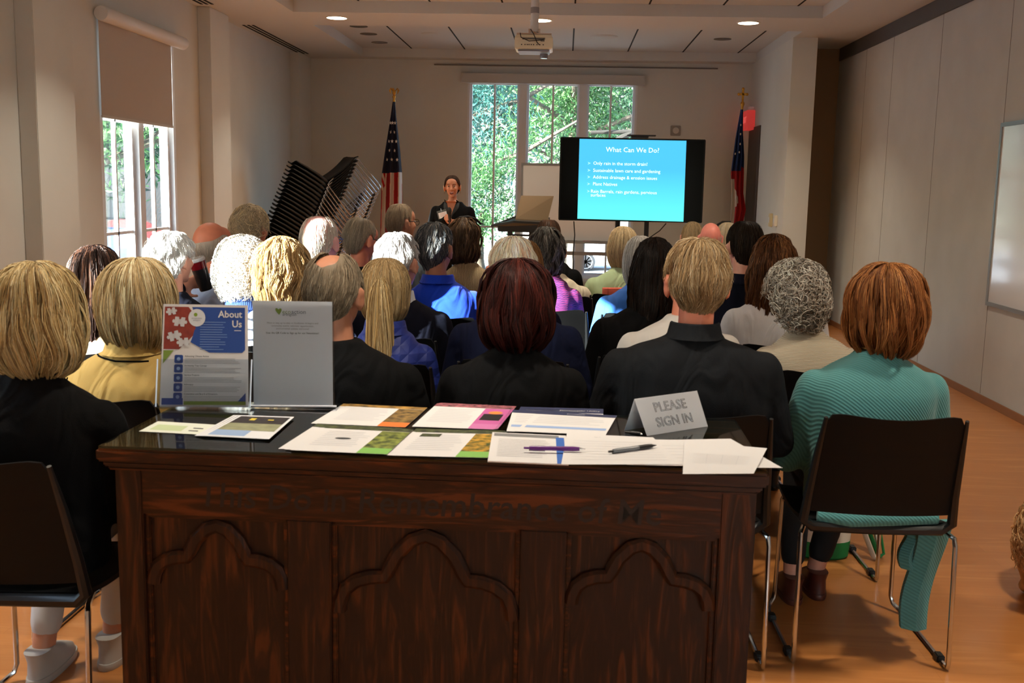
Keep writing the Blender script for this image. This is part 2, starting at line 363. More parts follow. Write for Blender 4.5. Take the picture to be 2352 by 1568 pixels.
for k, c in enumerate(REAR_FILL_WINDOWS):
    m = MB(); casing(m, 'X', c-.75, c+.75, .5, 2.6, YF-.13, YF, .05); m.box(c-.03, c+.03, YF-.1, YF-.05, .55, 2.55); w_ = struct('window_%d' % (4+k), m, wf)  # unseen added window, lets fill light in from behind the camera
    m = MB(); m.box(c-.7, c+.7, YF-.08, YF-.076, .55, 2.55); struct('pane', m, M_GLASS, w_)
sh = thing('roller_shade', 'beige roller shade half lowered over the left wall window', 'shade', (XL, 8.55, 2.7))
m = MB(); m.lathe([(0.001, -.83), (.052, -.83), (.055, -.82), (.055, .82), (.052, .83), (.001, .83)], 20, Matrix.Translation((.06, 0, -.03)) @ Matrix.Rotation(PI/2, 4, 'X')); m.obj('headrail', M_TRIM, sh)
m = MB(); m.box(.02, .023, -.79, .63, -.762, -.03); m.obj('shade_cloth', mat('shade_cloth', (190, 182, 174), .9, bump=.1, bscale=500), sh)
m = MB(); m.box(.015, .028, -.79, .63, -.775, -.755, .003); m.obj('hem_bar', mat('hem_bar', (200, 196, 190), .6), sh)

# ---- ceiling fittings
M_LAMP = mat('lamp_disc', (255, 236, 205), .5, emit=14)
M_CAN = mat('can_reflector', (120, 112, 104), .25, metal=.8)
LROWS = [(10.5, 9), (6.62, 10), (2.88, 11), (-1.2, 14)]
LX = (-2.29, -.285, 1.71)
n_l = 0
for y, pw in LROWS:
    for x in LX:
        t = thing('recessed_downlight', ['lit recessed ceiling downlight at the left, near the slotted vent', 'lit recessed ceiling downlight just behind the projector pole', 'lit recessed ceiling downlight at the right, before the alcove column'][LX.index(x)] if y == 10.5 else 'lit recessed downlight in the %s, %s' % ({6.62: 'soffit over the middle rows', 2.88: 'soffit above the carved table', -1.2: 'ceiling behind the camera'}[y], {-2.29: 'by the window wall', -.285: 'at the centre', 1.71: 'towards the folding partition'}[x]), 'ceiling light', (x, y, ZC), group='lit recessed downlights')
        m = MB(); m.lathe([(.098, -.006), (.112, -.006), (.114, 0), (.098, 0)], 28, caps=False); m.obj('trim_ring', M_TRIM, t)
        m = MB(); m.lathe([(.001, -.004), (.098, -.004)], 28, caps=False); m.obj('lens', M_LAMP, t)
        area('downlight_beam', (0, 0, -.02), .18, .18, pw*(1.25 if x < -1 and y < 8 else 1), WARM, shape='DISK', parent=t, spread=100)
for k, (x, y) in enumerate(((-2.33, 11.8), (-2.33, 12.38), (-2.33, 13.1), (1.74, 12.42))):
    t = thing('dark_downlight', 'unlit chrome recessed downlight in the rear ceiling tray, '+['frontmost of the three at the left', 'middle of the three at the left', 'rearmost of the three at the left', 'alone at the right'][k], 'ceiling light', (x, y, 3.19), group='unlit recessed downlights')
    m = MB(); m.lathe([(.075, -.004), (.1, -.004), (.1, 0), (.075, 0)], 26, caps=False); m.obj('trim_ring', M_CAN, t)
    m = MB(); m.lathe([(.001, -.001), (.05, -.002), (.075, -.003)], 20, caps=False); m.obj('reflector', mat('dark_reflector', (52, 48, 44), .15, metal=.9), t)
for k, (x, y) in enumerate(((-1.6, 12.3), (.39, 12.35))):
    m = MB(); m.lathe([(.001, -.006), (.1+.05*k, -.006), (.11+.05*k, 0)], 28, caps=False)
    o = m.obj('ceiling_speaker', M_CEIL, loc=(x, y, 3.19)); tag(o, 'round flat white ceiling grille '+('left of' if not k else 'right of')+' the projector', 'speaker')
for k, (x, y0, y1) in enumerate(((-3.34, 11.05, 13.4), (-3.34, 7.9, 9.8))):
    t = thing('slot_vent', ['long black slotted air vent in the ceiling above the chair stack', 'black slotted air vent in the ceiling near the roller shade'][k], 'vent', (x, (y0+y1)/2, ZC))
    for q in (-.05, 0, .05):
        m = MB(); m.box(q-.012, q+.012, -(y1-y0)/2, (y1-y0)/2, -.004, 0); m.obj('slot', M_SLOT, t)
# projector
pj = thing('projector', 'white ceiling projector hanging on a pole, lit from above', 'projector', (-.318, 9.6, 2.74))
M_PJ = mat('projector_plastic', (240, 232, 205), .4)
def proj_body(u, v): pass
m = MB(); V = []
for z, w, d in ((-.065, .15, .13), (-.055, .165, .15), (.03, .168, .15), (.06, .15, .135)): V += [(-w, -d, z), (w, -d, z), (w+.0, d, z), (-w, d, z)]
F = [(i*4+k, i*4+(k+1) % 4, (i+1)*4+(k+1) % 4, (i+1)*4+k) for i in range(3) for k in range(4)]+[(3, 2, 1, 0), (12, 13, 14, 15)]
m.add(V, F); m.obj('body', M_PJ, pj, smooth=False)
m = MB(); m.box(-.14, .14, -.14, .14, -.082, -.066, .006); m.obj('base_rim', mat('projector_grey', (150, 152, 165), .5), pj)
m = MB(); m.lathe([(.001, 0), (.035, 0), (.035, .03), (.03, .04), (.001, .04)], 18, Matrix.Translation((.09, -.02, -.09)) @ Matrix.Rotation(PI, 4, 'X')); m.obj('lens', mat('lens_grey', (120, 120, 130), .2), pj)
m = MB(); m.box(-.1, .1, -.153, -.148, .015, .032); m.box(.06, .095, -.154, -.148, -.0, .028); m.obj('port_recess', mat('port_grey', (120, 118, 112), .6), pj)
m = MB()
for x in (-.105, -.075, -.055, -.04, -.02, 0, .03, .055, .085): m.box(x-.005, x+.005, -.1535, -.149, -.032, -.024)
m.obj('port', M_SLOT, pj)
m = MB(); m.box(-.155, .155, -.1, .1, .068, .078, .003); m.box(-.02, .02, -.02, .02, .078, .1); m.box(-.05, .05, -.03, .03, .10, .108)
for x in (-.045, .045): m.box(x-.006, x+.006, -.035, .035, .085, .125)
m.obj('mount_bracket', mat('mount_pink_white', (225, 200, 180), .5), pj)
m = MB(); m.tube([(0, 0, .1), (0, 0, .44)], .036, 20); m.obj('pole', M_TRIM, pj)
m = MB(); m.lathe([(.036, .26), (.039, .262), (.039, .31), (.036, .312)], 20); m.obj('collar', mat('pole_collar', (160, 160, 165), .3, metal=.7), pj)
for pts in ([(-.12, -.15, .07), (-.11, -.17, .03), (-.04, -.17, -.0), (.06, -.165, .01), (.09, -.155, .02)], [(-.03, -.1, .11), (.0, -.15, .06), (.03, -.17, -.01), (.05, -.16, -.03)]):
    m = MB(); m.tube(pts, .004, 6); m.obj('cable', M_BLACK, pj)
# ---- wall fittings
dr = MB(); dr.box(2.326, 2.336, 13.02, 13.80, 0, 2.27); d1 = struct('door_1', dr, mat('dark_door', (74, 62, 52), .6))
t = thing('exit_sign', 'red and white exit light above the alcove door', 'sign', (2.336, 13.62, 2.38))
m = MB(); m.box(-.1, 0, -.16, .16, -.14, .1, .006); m.obj('housing', mat('exit_red', (232, 70, 66), .5, emit=.25), t)
m = MB(); m.box(-.06, 0, -.05, .05, .1, .15, .004); m.obj('canopy', M_TRIM, t)
m = MB(); q = Quad((-.1, .13, -.1), (-.1, -.13, -.1), (-.1, -.13, .06), (-.1, .13, .06)); q.text(m, 'EXIT', .5, .5, .11, .002); m.obj('lettering', mat('exit_letters', (250, 150, 140), .5, emit=.3), t)
t = thing('alarm_strobe', 'small square fire alarm strobe on the back wall beside the television', 'alarm', (1.396, YB-.001, 2.232))
m = MB(); m.box(-.065, .065, -.03, 0, -.065, .065, .006); m.obj('plate', mat('alarm_grey', (150, 146, 142), .5), t)
m = MB(); m.lathe([(.001, 0), (.035, 0), (.04, -.0), (.04, .015), (.001, .022)], 18, Matrix.Translation((0, -.03, 0)) @ Matrix.Rotation(PI/2, 4, 'X')); m.obj('lens', mat('alarm_lens', (205, 200, 196), .2), t)
for k, (y, z, h, c) in enumerate(((12.03, 1.16, .15, (214, 200, 160)), (11.76, 1.16, .12, (232, 222, 205)))):
    t = thing('wall_control', ['tall yellowed wall control box on the alcove wall', 'smaller white wall control box on the alcove wall by the column edge'][k], 'switch', (2.336, y, z))
    m = MB(); m.box(-.03, 0, -.05, .05, -h/2, h/2, .005); m.obj('plate', mat('control_%d' % c[2], c, .5), t)
    m = MB(); m.box(-.036, -.03, -.02, .02, -.03, .03, .002); m.obj('button', M_TRIM, t)
t = thing('wall_whiteboard', 'large glossy whiteboard mounted on the right partition wall', 'whiteboard', (XR, 5.7, 1.345))
m = MB(); m.box(-.012, 0, -1.9, 1.9, -.62, .62); m.obj('writing_surface', mat('gloss_white', (225, 225, 228), .12, coat=.6), t)
m = MB(); casing(m, 'Y', -1.92, 1.92, -.64, .64, -.02, 0, .028); m.obj('board_frame', mat('aluminium', (150, 148, 148), .4, metal=.8), t)

# ------------------------------------------------------------------ outside
GZ = -1.4
m = MB(); m.box(-90, 90, YB+.2, 120, GZ-.2, GZ); m.box(-90, XL-.2, -40, YB+.2, GZ-.2, GZ); m.box(XL-.2, 60, -40, YF-.2, GZ-.2, GZ); struct('ground', m, mat('asphalt', (165, 165, 168), .9, var=.1, vscale=.6))
m = MB(); m.box(-6, 5, YB+1.2, YB+3.6, GZ, GZ+.35); m.box(XL-3.2, XL-1.2, 2, 12, GZ, GZ+.2); struct('planting_bed', m, mat('mulch', (120, 96, 70), .95, var=.3, vscale=6))
def leaves_mesh(seed, n, c, r, size, mt_name, name, parent, squash=1.0):
    rg = np.random.RandomState(seed); c = np.array(c); r = np.array(r)
    # leaves gather in clumps through the volume
    K = max(6, n//70); cc = rg.normal(size=(K, 3)); cc /= np.linalg.norm(cc, axis=1)[:, None]; cc *= rg.rand(K, 1)**.45
    idx = rg.randint(0, K, n); p = c+(cc[idx]+rg.normal(size=(n, 3))*.13)*r
    d = rg.normal(size=(n, 3)); d[:, 2] -= .5; d /= np.linalg.norm(d, axis=1)[:, None]
    e = np.cross(d, rg.normal(size=(n, 3))); e /= np.linalg.norm(e, axis=1)[:, None]; nn = np.cross(d, e)
    s = size*(.6+.8*rg.rand(n, 1)); w = s*.26
    V = np.stack([p-d*s, p+e*w+nn*w*.4, p+d*s*.9, p-e*w+nn*w*.4], 1).reshape(-1, 3)
    me = bpy.data.meshes.new(name); F = np.arange(n*4).reshape(n, 4); F2 = np.concatenate([F[:, [0, 1, 2]], F[:, [0, 2, 3]]])
    me.from_pydata(V.tolist(), [], F2.tolist()); me.materials.append(leaf_mat(mt_name)); me.update()
    o = bpy.data.objects.new(name, me); COL.objects.link(o); o.parent = parent; return o
LEAFC = {'leaf_bluegreen': ((22, 74, 66), (92, 150, 140)), 'leaf_bright': ((34, 86, 46), (110, 158, 92)), 'leaf_dark': ((18, 48, 36), (54, 98, 62))}
def leaf_mat(k):
    if k in MATS: return MATS[k]
    m = bpy.data.materials.new(k); MATS[k] = m; m.use_nodes = True; N = m.node_tree.nodes; L = m.node_tree.links; N.remove(N['Principled BSDF'])
    g = N.new('ShaderNodeNewGeometry'); r = N.new('ShaderNodeValToRGB'); a, b = LEAFC[k]
    r.color_ramp.elements[0].color = (*lin(a), 1); r.color_ramp.elements[1].color = (*lin(b), 1); L.new(g.outputs['Random Per Island'], r.inputs[0])
    d = N.new('ShaderNodeBsdfDiffuse'); t = N.new('ShaderNodeBsdfTranslucent'); gl = N.new('ShaderNodeBsdfGlossy'); gl.inputs['Roughness'].default_value = .35
    L.new(r.outputs[0], d.inputs[0]); L.new(r.outputs[0], t.inputs[0]); mx = N.new('ShaderNodeMixShader'); mx.inputs[0].default_value = .35; L.new(d.outputs[0], mx.inputs[1]); L.new(t.outputs[0], mx.inputs[2])
    m2 = N.new('ShaderNodeMixShader'); m2.inputs[0].default_value = .07; L.new(mx.outputs[0], m2.inputs[1]); L.new(gl.outputs[0], m2.inputs[2]); L.new(m2.outputs[0], N['Material Output'].inputs[0]); return m
M_BARK = mat('bark', (98, 88, 76), .9, bump=.5, bscale=20, var=.3, vscale=10)
def tree(label, x, y, h, crowns, kind, n, size, seed, group='trees outside the windows'):
    t = thing('tree', label, 'tree', (x, y, GZ), group=group); rg = random.Random(seed)
    m = MB(); m.tube([(0, 0, 0), (.05, 0, h*.3), (-.05, .05, h*.6), (0, 0, h*.85)], [.16, .13, .09, .03], 10); m.obj('trunk', M_BARK, t)
    for k in range(6):
        a = rg.uniform(0, 6.28); z = h*rg.uniform(.3, .7); L_ = h*.35
        m = MB(); m.tube([(0, 0, z), (math.cos(a)*L_*.5, math.sin(a)*L_*.5, z+L_*.2), (math.cos(a)*L_, math.sin(a)*L_, z+L_*.5)], [.06, .04, .015], 7); m.obj('branch', M_BARK, t)
    for i, (cx, cy, cz, rx, ry, rz) in enumerate(crowns): leaves_mesh(seed*7+i, n, (cx, cy, cz), (rx, ry, rz), size, kind, 'foliage', t)
    return t
tree('tall blue-green leafy tree outside the left pane of the back window', -1.8, 18.0, 6.2, [(-.1, 0, 3.9, 1.3, .75, 2.2), (0, .1, 5.3, 1.5, .7, 1.4)], 'leaf_bluegreen', 7000, .058, 3)
tree('bright green tree outside the middle pane of the back window', .15, 21.2, 6.8, [(-.1, 0, 4.1, 1.5, .9, 1.8), (.3, .1, 5.6, 1.7, .9, 1.5)], 'leaf_bright', 7000, .062, 5)
tree('shaded green tree with long grey boughs outside the right pane', 2.3, 24.6, 7.8, [(0, 0, 5.3, 2.6, 1.3, 2.0), (-.6, 0, 3.6, 2.2, 1.2, 1.4)], 'leaf_dark', 7000, .075, 8)
tree('sunlit low shrubby tree beneath the left pane of the back window', -1.3, 16.4, 2.9, [(0, 0, 2.7, .85, .5, .8)], 'leaf_bright', 4500, .042, 11)
tree('wide dark tree filling the view far behind the other trees', 0, 29.5, 9, [(-2.5, 0, 5.6, 4.4, 1.8, 3.0), (3.5, 0, 5.8, 4.2, 1.8, 3.0)], 'leaf_dark', 8000, .13, 21)
tree('leafy tree far outside the left wall window', -9.5, 21, 8, [(0, 0, 5.6, 3.2, 3, 2.9)], 'leaf_bright', 6000, .14, 13)
tree('dark tree behind the parked cars outside the left wall window', -20, 40, 10, [(0, 0, 6.2, 6, 5, 4.2)], 'leaf_dark', 6000, .26, 17)
m = MB(); m.tube([(2.2, 18.6, 3.2), (1.4, 18.4, 2.62), (.7, 18.3, 2.2), (.15, 18.2, 1.9)], [.07, .06, .05, .03], 8); m.tube([(2.3, 18.5, 2.55), (1.2, 18.35, 2.45), (.4, 18.3, 2.42)], [.05, .04, .03], 8)
o = m.obj('bare_bough', mat('dark_bark', (52, 48, 44), .95)); tag(o, 'thick grey tree bough crossing the right pane of the window', 'branch')  # bark colour set darker so the bough does not blow out white
for i, (x, y, w, h) in enumerate(((4, 58, 60, 9), (-45, 50, 30, 8))):
    m = MB(); m.box(x-w/2, x+w/2, y, y+5, GZ, GZ+h); b_ = m.obj('far_building', mat('pale_render', (118, 116, 112), .9)); tag(b_, ['long pale building far behind the back window trees', 'pale building far outside the left wall window'][i], 'building')
def car(label, x, y, rz, paint, s=1.0):
    t = thing('car', label, 'car', (x, y, GZ), rz); pm = mat('car_paint_%d_%d' % (paint[0], paint[2]), paint, .25, coat=.8)
    prof = [(-2.15, .35), (-2.2, .7), (-2.05, .88), (-1.5, .95), (-.95, 1.38), (-.3, 1.47), (.6, 1.42), (1.35, 1.0), (2.0, .86), (2.2, .65), (2.2, .32), (1.7, .24), (-1.8, .24)]
    m = MB(); n = len(prof); V = []
    for sy, ins in ((-.86, 0), (-.8, .04), (.8, .04), (.86, 0)):
        pass
    V = [(px, -.85+(.16 if pz > 1.0 else 0), pz) for px, pz in prof]+[(px, .85-(.16 if pz > 1.0 else 0), pz) for px, pz in prof]
    F = [(k, (k+1) % n, (k+1) % n+n, k+n) for k in range(n)]+[tuple(range(n-1, -1, -1)), tuple(range(n, 2*n))]
    m.add(V, F); m.obj('body', pm, t)
    m = MB()
    for sy in (-1, 1): m.add([(-1.35, sy*.78, .98), (-.9, sy*.712, 1.33), (-.2, sy*.702, 1.4), (.5, sy*.705, 1.36), (1.15, sy*.775, 1.0)], [(0, 1, 2, 3, 4)])
    m.add([(-1.52, -.7, 1.0), (-1.52, .7, 1.0), (-1.0, .62, 1.375), (-1.0, -.62, 1.375)], [(0, 1, 2, 3)]); m.add([(1.36, -.7, 1.03), (1.36, .7, 1.03), (.68, .62, 1.42), (.68, -.62, 1.42)], [(0, 1, 2, 3)])
    m.obj('window', mat('car_glass', (90, 120, 140), .1, coat=1), t, smooth=False)
    for wx in (-1.35, 1.35):
        for sy in (-1, 1):
            Mx = Matrix.Translation((wx, sy*.78, .32)) @ Matrix.Rotation(PI/2, 4, 'X')
            m = MB(); m.lathe([(.2, -.1), (.32, -.1), (.34, -.06), (.34, .06), (.32, .1), (.2, .1)], 24, Mx); w = m.obj('wheel', mat('tyre', (40, 42, 48), .8), t)
            m = MB(); m.lathe([(.215, -.095), (.24, -.105), (.24, .105), (.215, .095)], 24, Mx, caps=False)
            for k in range(9):
                Ms = Mx @ Matrix.Rotation(2*PI*k/9, 4, 'Z'); m.box(-.02, .02, 0, .225, -.1, .1, M=Ms)
            m.obj('rim', mat('alloy', (235, 238, 242), .35, metal=.3), w)
            m = MB(); m.lathe([(.001, -.07), (.2, -.07)], 16, Mx, caps=False); m.obj('wheel_hub', mat('hub_dark', (70, 80, 100), .6), w)
    return t
car('white parked car seen through the lower panes behind the lectern', -2.7, 36, R(8), (238, 240, 244))
car('silver parked car with white alloy wheels seen beneath the television', 2.1, 37.5, R(180), (214, 220, 230))
car('red parked car outside the left wall window', -15.2, 36, R(20), (170, 50, 52))
car('blue parked car outside the left wall window', -13.5, 30, R(15), (70, 96, 160))

# ------------------------------------------------------------------ carved table
M_OAK = wood_mat('dark_carved_oak', (84, 42, 15), (42, 20, 8), rough=.5, coat=.0, stretch=(10, 10, 1.0), scale=3.2, bump=.25)
M_OAKH = wood_mat('dark_oak_rail', (98, 48, 18), (48, 22, 8), rough=.42, coat=.04, stretch=(1.2, 10, 10), scale=3.2, bump=.2)
M_CARV = mat('carved_letter_shade', (34, 20, 12), .6)  # dark colour stands in for the shade inside carved letters
TBL = thing('communion_table', 'dark carved oak table with glass top and arched front panels', 'table', (-1.083, 2.325, 0), R(-1.33))
TW, TD, TZ = 1.555, .545, .855
def prof_edge(m, x0, x1, y0, y1, zt):
    """tabletop with an ogee edge: stacked chamfered slabs"""
    for z0, z1, ins, bv in ((zt-.032, zt, 0, .006), (zt-.046, zt-.032, .012, .004), (zt-.056, zt-.046, .02, .004)): m.box(x0+ins, x1-ins, y0+ins, y1-ins, z0, z1, bv)
m = MB(); prof_edge(m, 0, TW, 0, TD, TZ); m.obj('tabletop', M_OAKH, TBL)
def fresnel_glass(name, tint):
    return clear_mat(name, tint)
M_GT = fresnel_glass('table_glass', (200, 220, 210)); M_ACR = fresnel_glass('clear_acrylic', (240, 244, 248))
m = MB(); m.box(.006, TW-.004, .004, TD-.004, TZ, TZ+.006, .0015); m.obj('glass_top', M_GT, TBL)
TG = TZ+.0065
xs = [(.03, .095), (.445, .55), (1.0, 1.105), (1.456, 1.535)]
fy = .035
for a, b in xs:
    m = MB(); m.box(a, b, fy, fy+.05, 0, .8 if a < .09 or a > 1.4 else .691, .003); m.obj('stile', M_OAK, TBL)
m = MB(); m.box(.09, 1.46, fy+.003, fy+.05, .69, .8); m.obj('inscribed_rail', M_OAKH, TBL)
m = MB(); m.box(.09, 1.46, fy+.003, fy+.05, .04, .13, .002); m.obj('bottom_rail', M_OAKH, TBL)
m = MB(); m.box(.02, 1.545, fy-.012, TD-.02, 0, .045, .006); m.obj('plinth', M_OAKH, TBL)
for a, b in ((.095, .445), (.55, 1.0), (1.105, 1.456)):
    m = MB(); m.box(a-.01, b+.01, fy+.024, fy+.034, .1, .7); m.obj('front_panel', M_OAK, TBL)
    m = MB()
    for x0, x1, z0, z1 in ((a, a+.012, .13, .69), (b-.012, b, .13, .69), (a, b, .678, .69), (a, b, .13, .142)): m.box(x0, x1, fy+.012, fy+.026, z0, z1, .003)
    m.obj('panel_moulding', M_OAKH, TBL)
    w = b-a-.03; x0 = a+.015; k = w/.32; ztop = .668
    lobe = [(.0, 1), (.01, .86), (.04, .72), (.1, .62), (.18, .565), (.265, .55)]
    mid = [(.29, .46), (.34, .26), (.42, .09), (.5, .03), (.58, .09), (.66, .26), (.71, .46)]
    pts = lobe+mid+[(1-u, v) for u, v in reversed(lobe)]; h = .155*k
    cl = [(x0+u*w, ztop-v*h) for u, v in pts]
    # bar of constant width along the trefoil line, with a chamfered section
    m = MB(); V = []
    for i, (x, z) in enumerate(cl):
        p, q = cl[max(i-1, 0)], cl[min(i+1, len(cl)-1)]; tx, tz = q[0]-p[0], q[1]-p[1]; L_ = math.hypot(tx, tz); nx, nz = -tz/L_, tx/L_; hw = .017
        for s_, yy in ((-1, fy+.024), (-1, fy+.011), (-.55, fy+.004), (.55, fy+.004), (1, fy+.011), (1, fy+.024)): V.append((x+nx*hw*s_, yy, z+nz*hw*s_))
    n = len(cl); m.add(V, [(i*6+j, i*6+j+1, (i+1)*6+j+1, (i+1)*6+j) for i in range(n-1) for j in range(5)]+[tuple(range(6)), tuple((n-1)*6+j for j in range(5, -1, -1))])
    m.obj('arch_moulding', M_OAK, TBL)
q = Quad((.2, fy+.003, .70), (1.35, fy+.003, .70), (1.35, fy+.003, .79), (.2, fy+.003, .79)); m = MB()
WD = 'This Do in Remembrance of Me'.split(); full = text_geo(' '.join(WD), 'LEFT', 0, .1, .008)[0][:, 0].max()
for k, w_ in enumerate(WD):
    m = MB(); xr = text_geo(' '.join(WD[:k+1]), 'LEFT', 0, .1, .008)[0][:, 0].max()-text_geo(w_, 'LEFT', 0, .1, .008)[0][:, 0].max()-full/2
    q.text(m, w_, .5+xr*.084/q.w, .45, .084, .0012, 'LEFT', shear=.1, bold=.008); m.obj('carved_word', M_CARV, TBL)
for s_ in (.03, TW-.035-.03+.01):
    m = MB(); m.box(s_, s_+.03, fy+.05, TD-.04, .045, .8, .003); m.obj('side_panel', M_OAK, TBL)
m = MB(); m.box(.05, 1.51, TD-.06, TD-.04, .045, .8); m.obj('back_panel', M_OAK, TBL)

# ------------------------------------------------------------------ papers
M_PAPER = mat('paper_white', (222, 220, 221), .7); M_PAPER2 = mat('paper_cool', (226, 228, 234), .7)
M_INK = mat('print_grey', (150, 150, 154), .8); M_INKD = mat('print_dark', (46, 48, 52), .7); M_INKL = mat('print_pale', (204, 204, 208), .8)
def flat(name, c, **k): return mat(name, c, k.pop('rough', .6), **k)
M_FOL = mat('printed_foliage', (62, 84, 40), .6, var=.6, vscale=45, c2=(150, 160, 70)); M_FOLD = mat('printed_dark_leaves', (36, 42, 34), .6, var=.5, vscale=60, c2=(92, 100, 60))
M_AUT = mat('printed_autumn', (120, 90, 44), .6, var=.6, vscale=40, c2=(196, 150, 70))
def sheet(name, label, cat, cs, z, mt=M_PAPER, group=None, prints=(), th=.0004):
    """a sheet of paper lying at height z; corners in photo order BL BR TR TL; prints = (part name, material, drawing function)"""
    q = Quad(*[atZ(px, py, z) for px, py in cs]); m = MB(); q.slab(m, th); o = m.obj(name, mt, smooth=False); tag(o, label, cat, group)
    for nm, pm, fn in prints:
        mm = MB(); fn(q, mm); mm.obj(nm, pm, o, smooth=False)
    return o
def lines(u0, u1, v0, v1, n, ragged=.12, seed=1, th=.35):
    def f(q, m):
        rg = random.Random(seed); dv = (v1-v0)/n
        for i in range(n): e = u1-(u1-u0)*rg.random()*ragged; q.rect(m, u0, v1-dv*(i+.5)-dv*th/2, e, v1-dv*(i+.5)+dv*th/2, .0003)
    return f
def rect(u0, v0, u1, v1, off=.0003): return lambda q, m: q.rect(m, u0, v0, u1, v1, off)
def words(t, u, v, s, align='CENTER', off=.0006): return lambda q, m: q.text(m, t, u, v, s, off, align)
def both(*fs):
    def f(q, m):
        for g in fs: g(q, m)
    return f
def flyer(label, cs, z, head, strip, foot, group, seed, extra=()):
    return sheet('flyer', label, 'flyer', cs, z, M_PAPER, group, [('header_picture', head, rect(.0, .87, 1, 1)), ('side_picture', strip, rect(.68, .2, 1, .86)), ('side_caption', foot, rect(.68, .0, 1, .2)),
            ('body_text', M_INKL, lines(.1, .62, .2, .8, 9, .2, seed))]+list(extra))
def shift(cs, dx, dy): return [(x+dx, y+dy) for x, y in cs]
GA = [(663, 1033), (885, 1043), (946, 986), (752, 976)]
for k in range(3): flyer(['bottom flyer of the green fan at the table front, sticking out furthest left', 'middle flyer of the green-edged fan left of centre', 'top green flyer with a dark oval logo, left of centre at the table edge'][k], shift(GA, -14*(2-k)+4, -1.5*(2-k)), TG+.001+.0012*k, M_FOLD, M_FOL, flat('print_green', (132, 188, 92)), 'fanned green flyers', k,
    [('oval_logo', M_INKD, lambda q, m: q.poly(m, [(.36+.09*math.cos(a*PI/8), .5+.035*math.sin(a*PI/8)) for a in range(16)], .0005))] if k == 2 else ())
GB = [(889, 1045), (1119, 1051), (1165, 990), (962, 985)]
for k in range(2): flyer(['lower green flyer under the one with the sunflower picture', 'green flyer with an orange-flower picture beside the stapled report'][k], shift(GB, -6*(1-k), -1*(1-k)), TG+.001+.0012*k, M_FOLD, mat('printed_flowers', (86, 116, 44), .6, var=.6, vscale=50, c2=(214, 160, 50)), flat('print_green', (132, 188, 92)), 'flower flyers', 5+k, [('inset_picture', M_FOLD, rect(.1, .7, .32, .82, .0005))])
OR = [(728, 972), (931, 981), (982, 936), (803, 927)]
for k in range(2): flyer(['lower orange-edged flyer near the white sign', 'top orange flyer with brown picture strip behind the green fan'][k], shift(OR, -14*(1-k), 0), TG+.001+.0012*k, M_AUT, mat('printed_brown', (88, 66, 40), .6, var=.5, vscale=50, c2=(160, 128, 70)), flat('print_orange', (236, 122, 52)), 'orange flyers', 8+k)
PK = [(948, 979), (1137, 986), (1180, 934), (1006, 926)]
for k in range(3): flyer(['bottom magenta-edged flyer of the stack in the rear middle', 'middle magenta-edged flyer of the stack in the rear middle', 'top magenta flyer with a dark picture and orange cup, rear middle of table'][k], shift(PK, 4*(2-k)-2, -.6*(2-k)), TG+.001+.0012*k, mat('printed_dark_pink', (60, 44, 56), .6, var=.6, vscale=70, c2=(190, 110, 120)), flat('print_magenta', (196, 96, 160)), flat('print_pink', (206, 120, 176)), 'magenta flyers', 11+k,
    [('cup_picture', flat('print_black', (28, 24, 26)), rect(.72, .35, .97, .62, .0005)), ('cup_shape', flat('print_cup_orange', (240, 140, 70)), lambda q, m: q.disc(m, .85, .68, .09, .0007))] if k == 2 else ())
SWH = flat('print_navy', (44, 50, 84))
for k, (cs, lab, tx) in enumerate((([(1185, 955), (1385, 960), (1386, 939), (1196, 934)], 'stormwater flyer lying behind the others at the far table edge', 'Stormwater Utility'), ([(1163, 990), (1300, 994), (1330, 948), (1178, 941)], 'half-hidden stormwater flyer under the blue-banded one', None), ([(1183, 990), (1391, 999), (1417, 954), (1236, 944)], 'top stormwater flyer with dark header and pale blue band', 'Stormwater'))):
    pr = [('header_band', SWH, rect(0, .86, 1, 1) if k else rect(0, .45, 1, 1)), ('body_text', M_INKL, lines(.08, .9, .4, .8, 5, .2, 20+k)), ('blue_band', flat('print_paleblue', (150, 176, 222)), rect(.05, .2, .97, .3))]
    if tx: pr.append(('header_lettering', M_PAPER, words(tx, .72 if k == 0 else .5, .7 if k == 0 else .93, .015 if k == 0 else .011)))
    sheet('flyer', lab, 'flyer', cs, TG+.001+.0012*k, M_PAPER, 'stormwater flyers', pr)
sheet('report', 'stapled white report with grey header and blue stripe under the purple pen', 'paper', [(1120, 1058), (1306, 1066), (1300, 1000), (1131, 992)], TG+.0045, M_PAPER, None, [('header_band', flat('print_midgrey', (128, 128, 130)), rect(.03, .86, .9, .97)), ('body_text', M_INK, lines(.1, .78, .15, .78, 12, .15, 30, .18)), ('blue_stripe', flat('print_blue', (52, 104, 190)), rect(.86, 0, .97, .9, .0004))], th=.003)
sheet('sign_in_sheet', 'wide sign-in sheet beneath the black pen on the table edge', 'paper', [(1289, 1066), (1567, 1066), (1500, 1004), (1302, 995)], TG+.0078, M_PAPER, 'sign-in papers', [('ruled_lines', M_INKL, lines(.08, .92, .1, .8, 8, 0, 31, .08)), ('heading', M_INK, words('Sign In', .35, .9, .008))])
sheet('sign_in_sheet', 'blank white sheet between the pens and the right-hand form', 'paper', [(1440, 1067), (1640, 1070), (1640, 1010), (1500, 1009)], TG+.0064, M_PAPER, 'sign-in papers', [('ruled_lines', M_INKL, lines(.2, .8, .1, .8, 6, 0, 33, .08))])
sheet('loose_paper', 'blank white page poking out past the right table end', 'paper', [(1580, 1072), (1797, 1074), (1678, 1007), (1520, 1010)], TG+.0052, M_PAPER, 'sign-in papers')
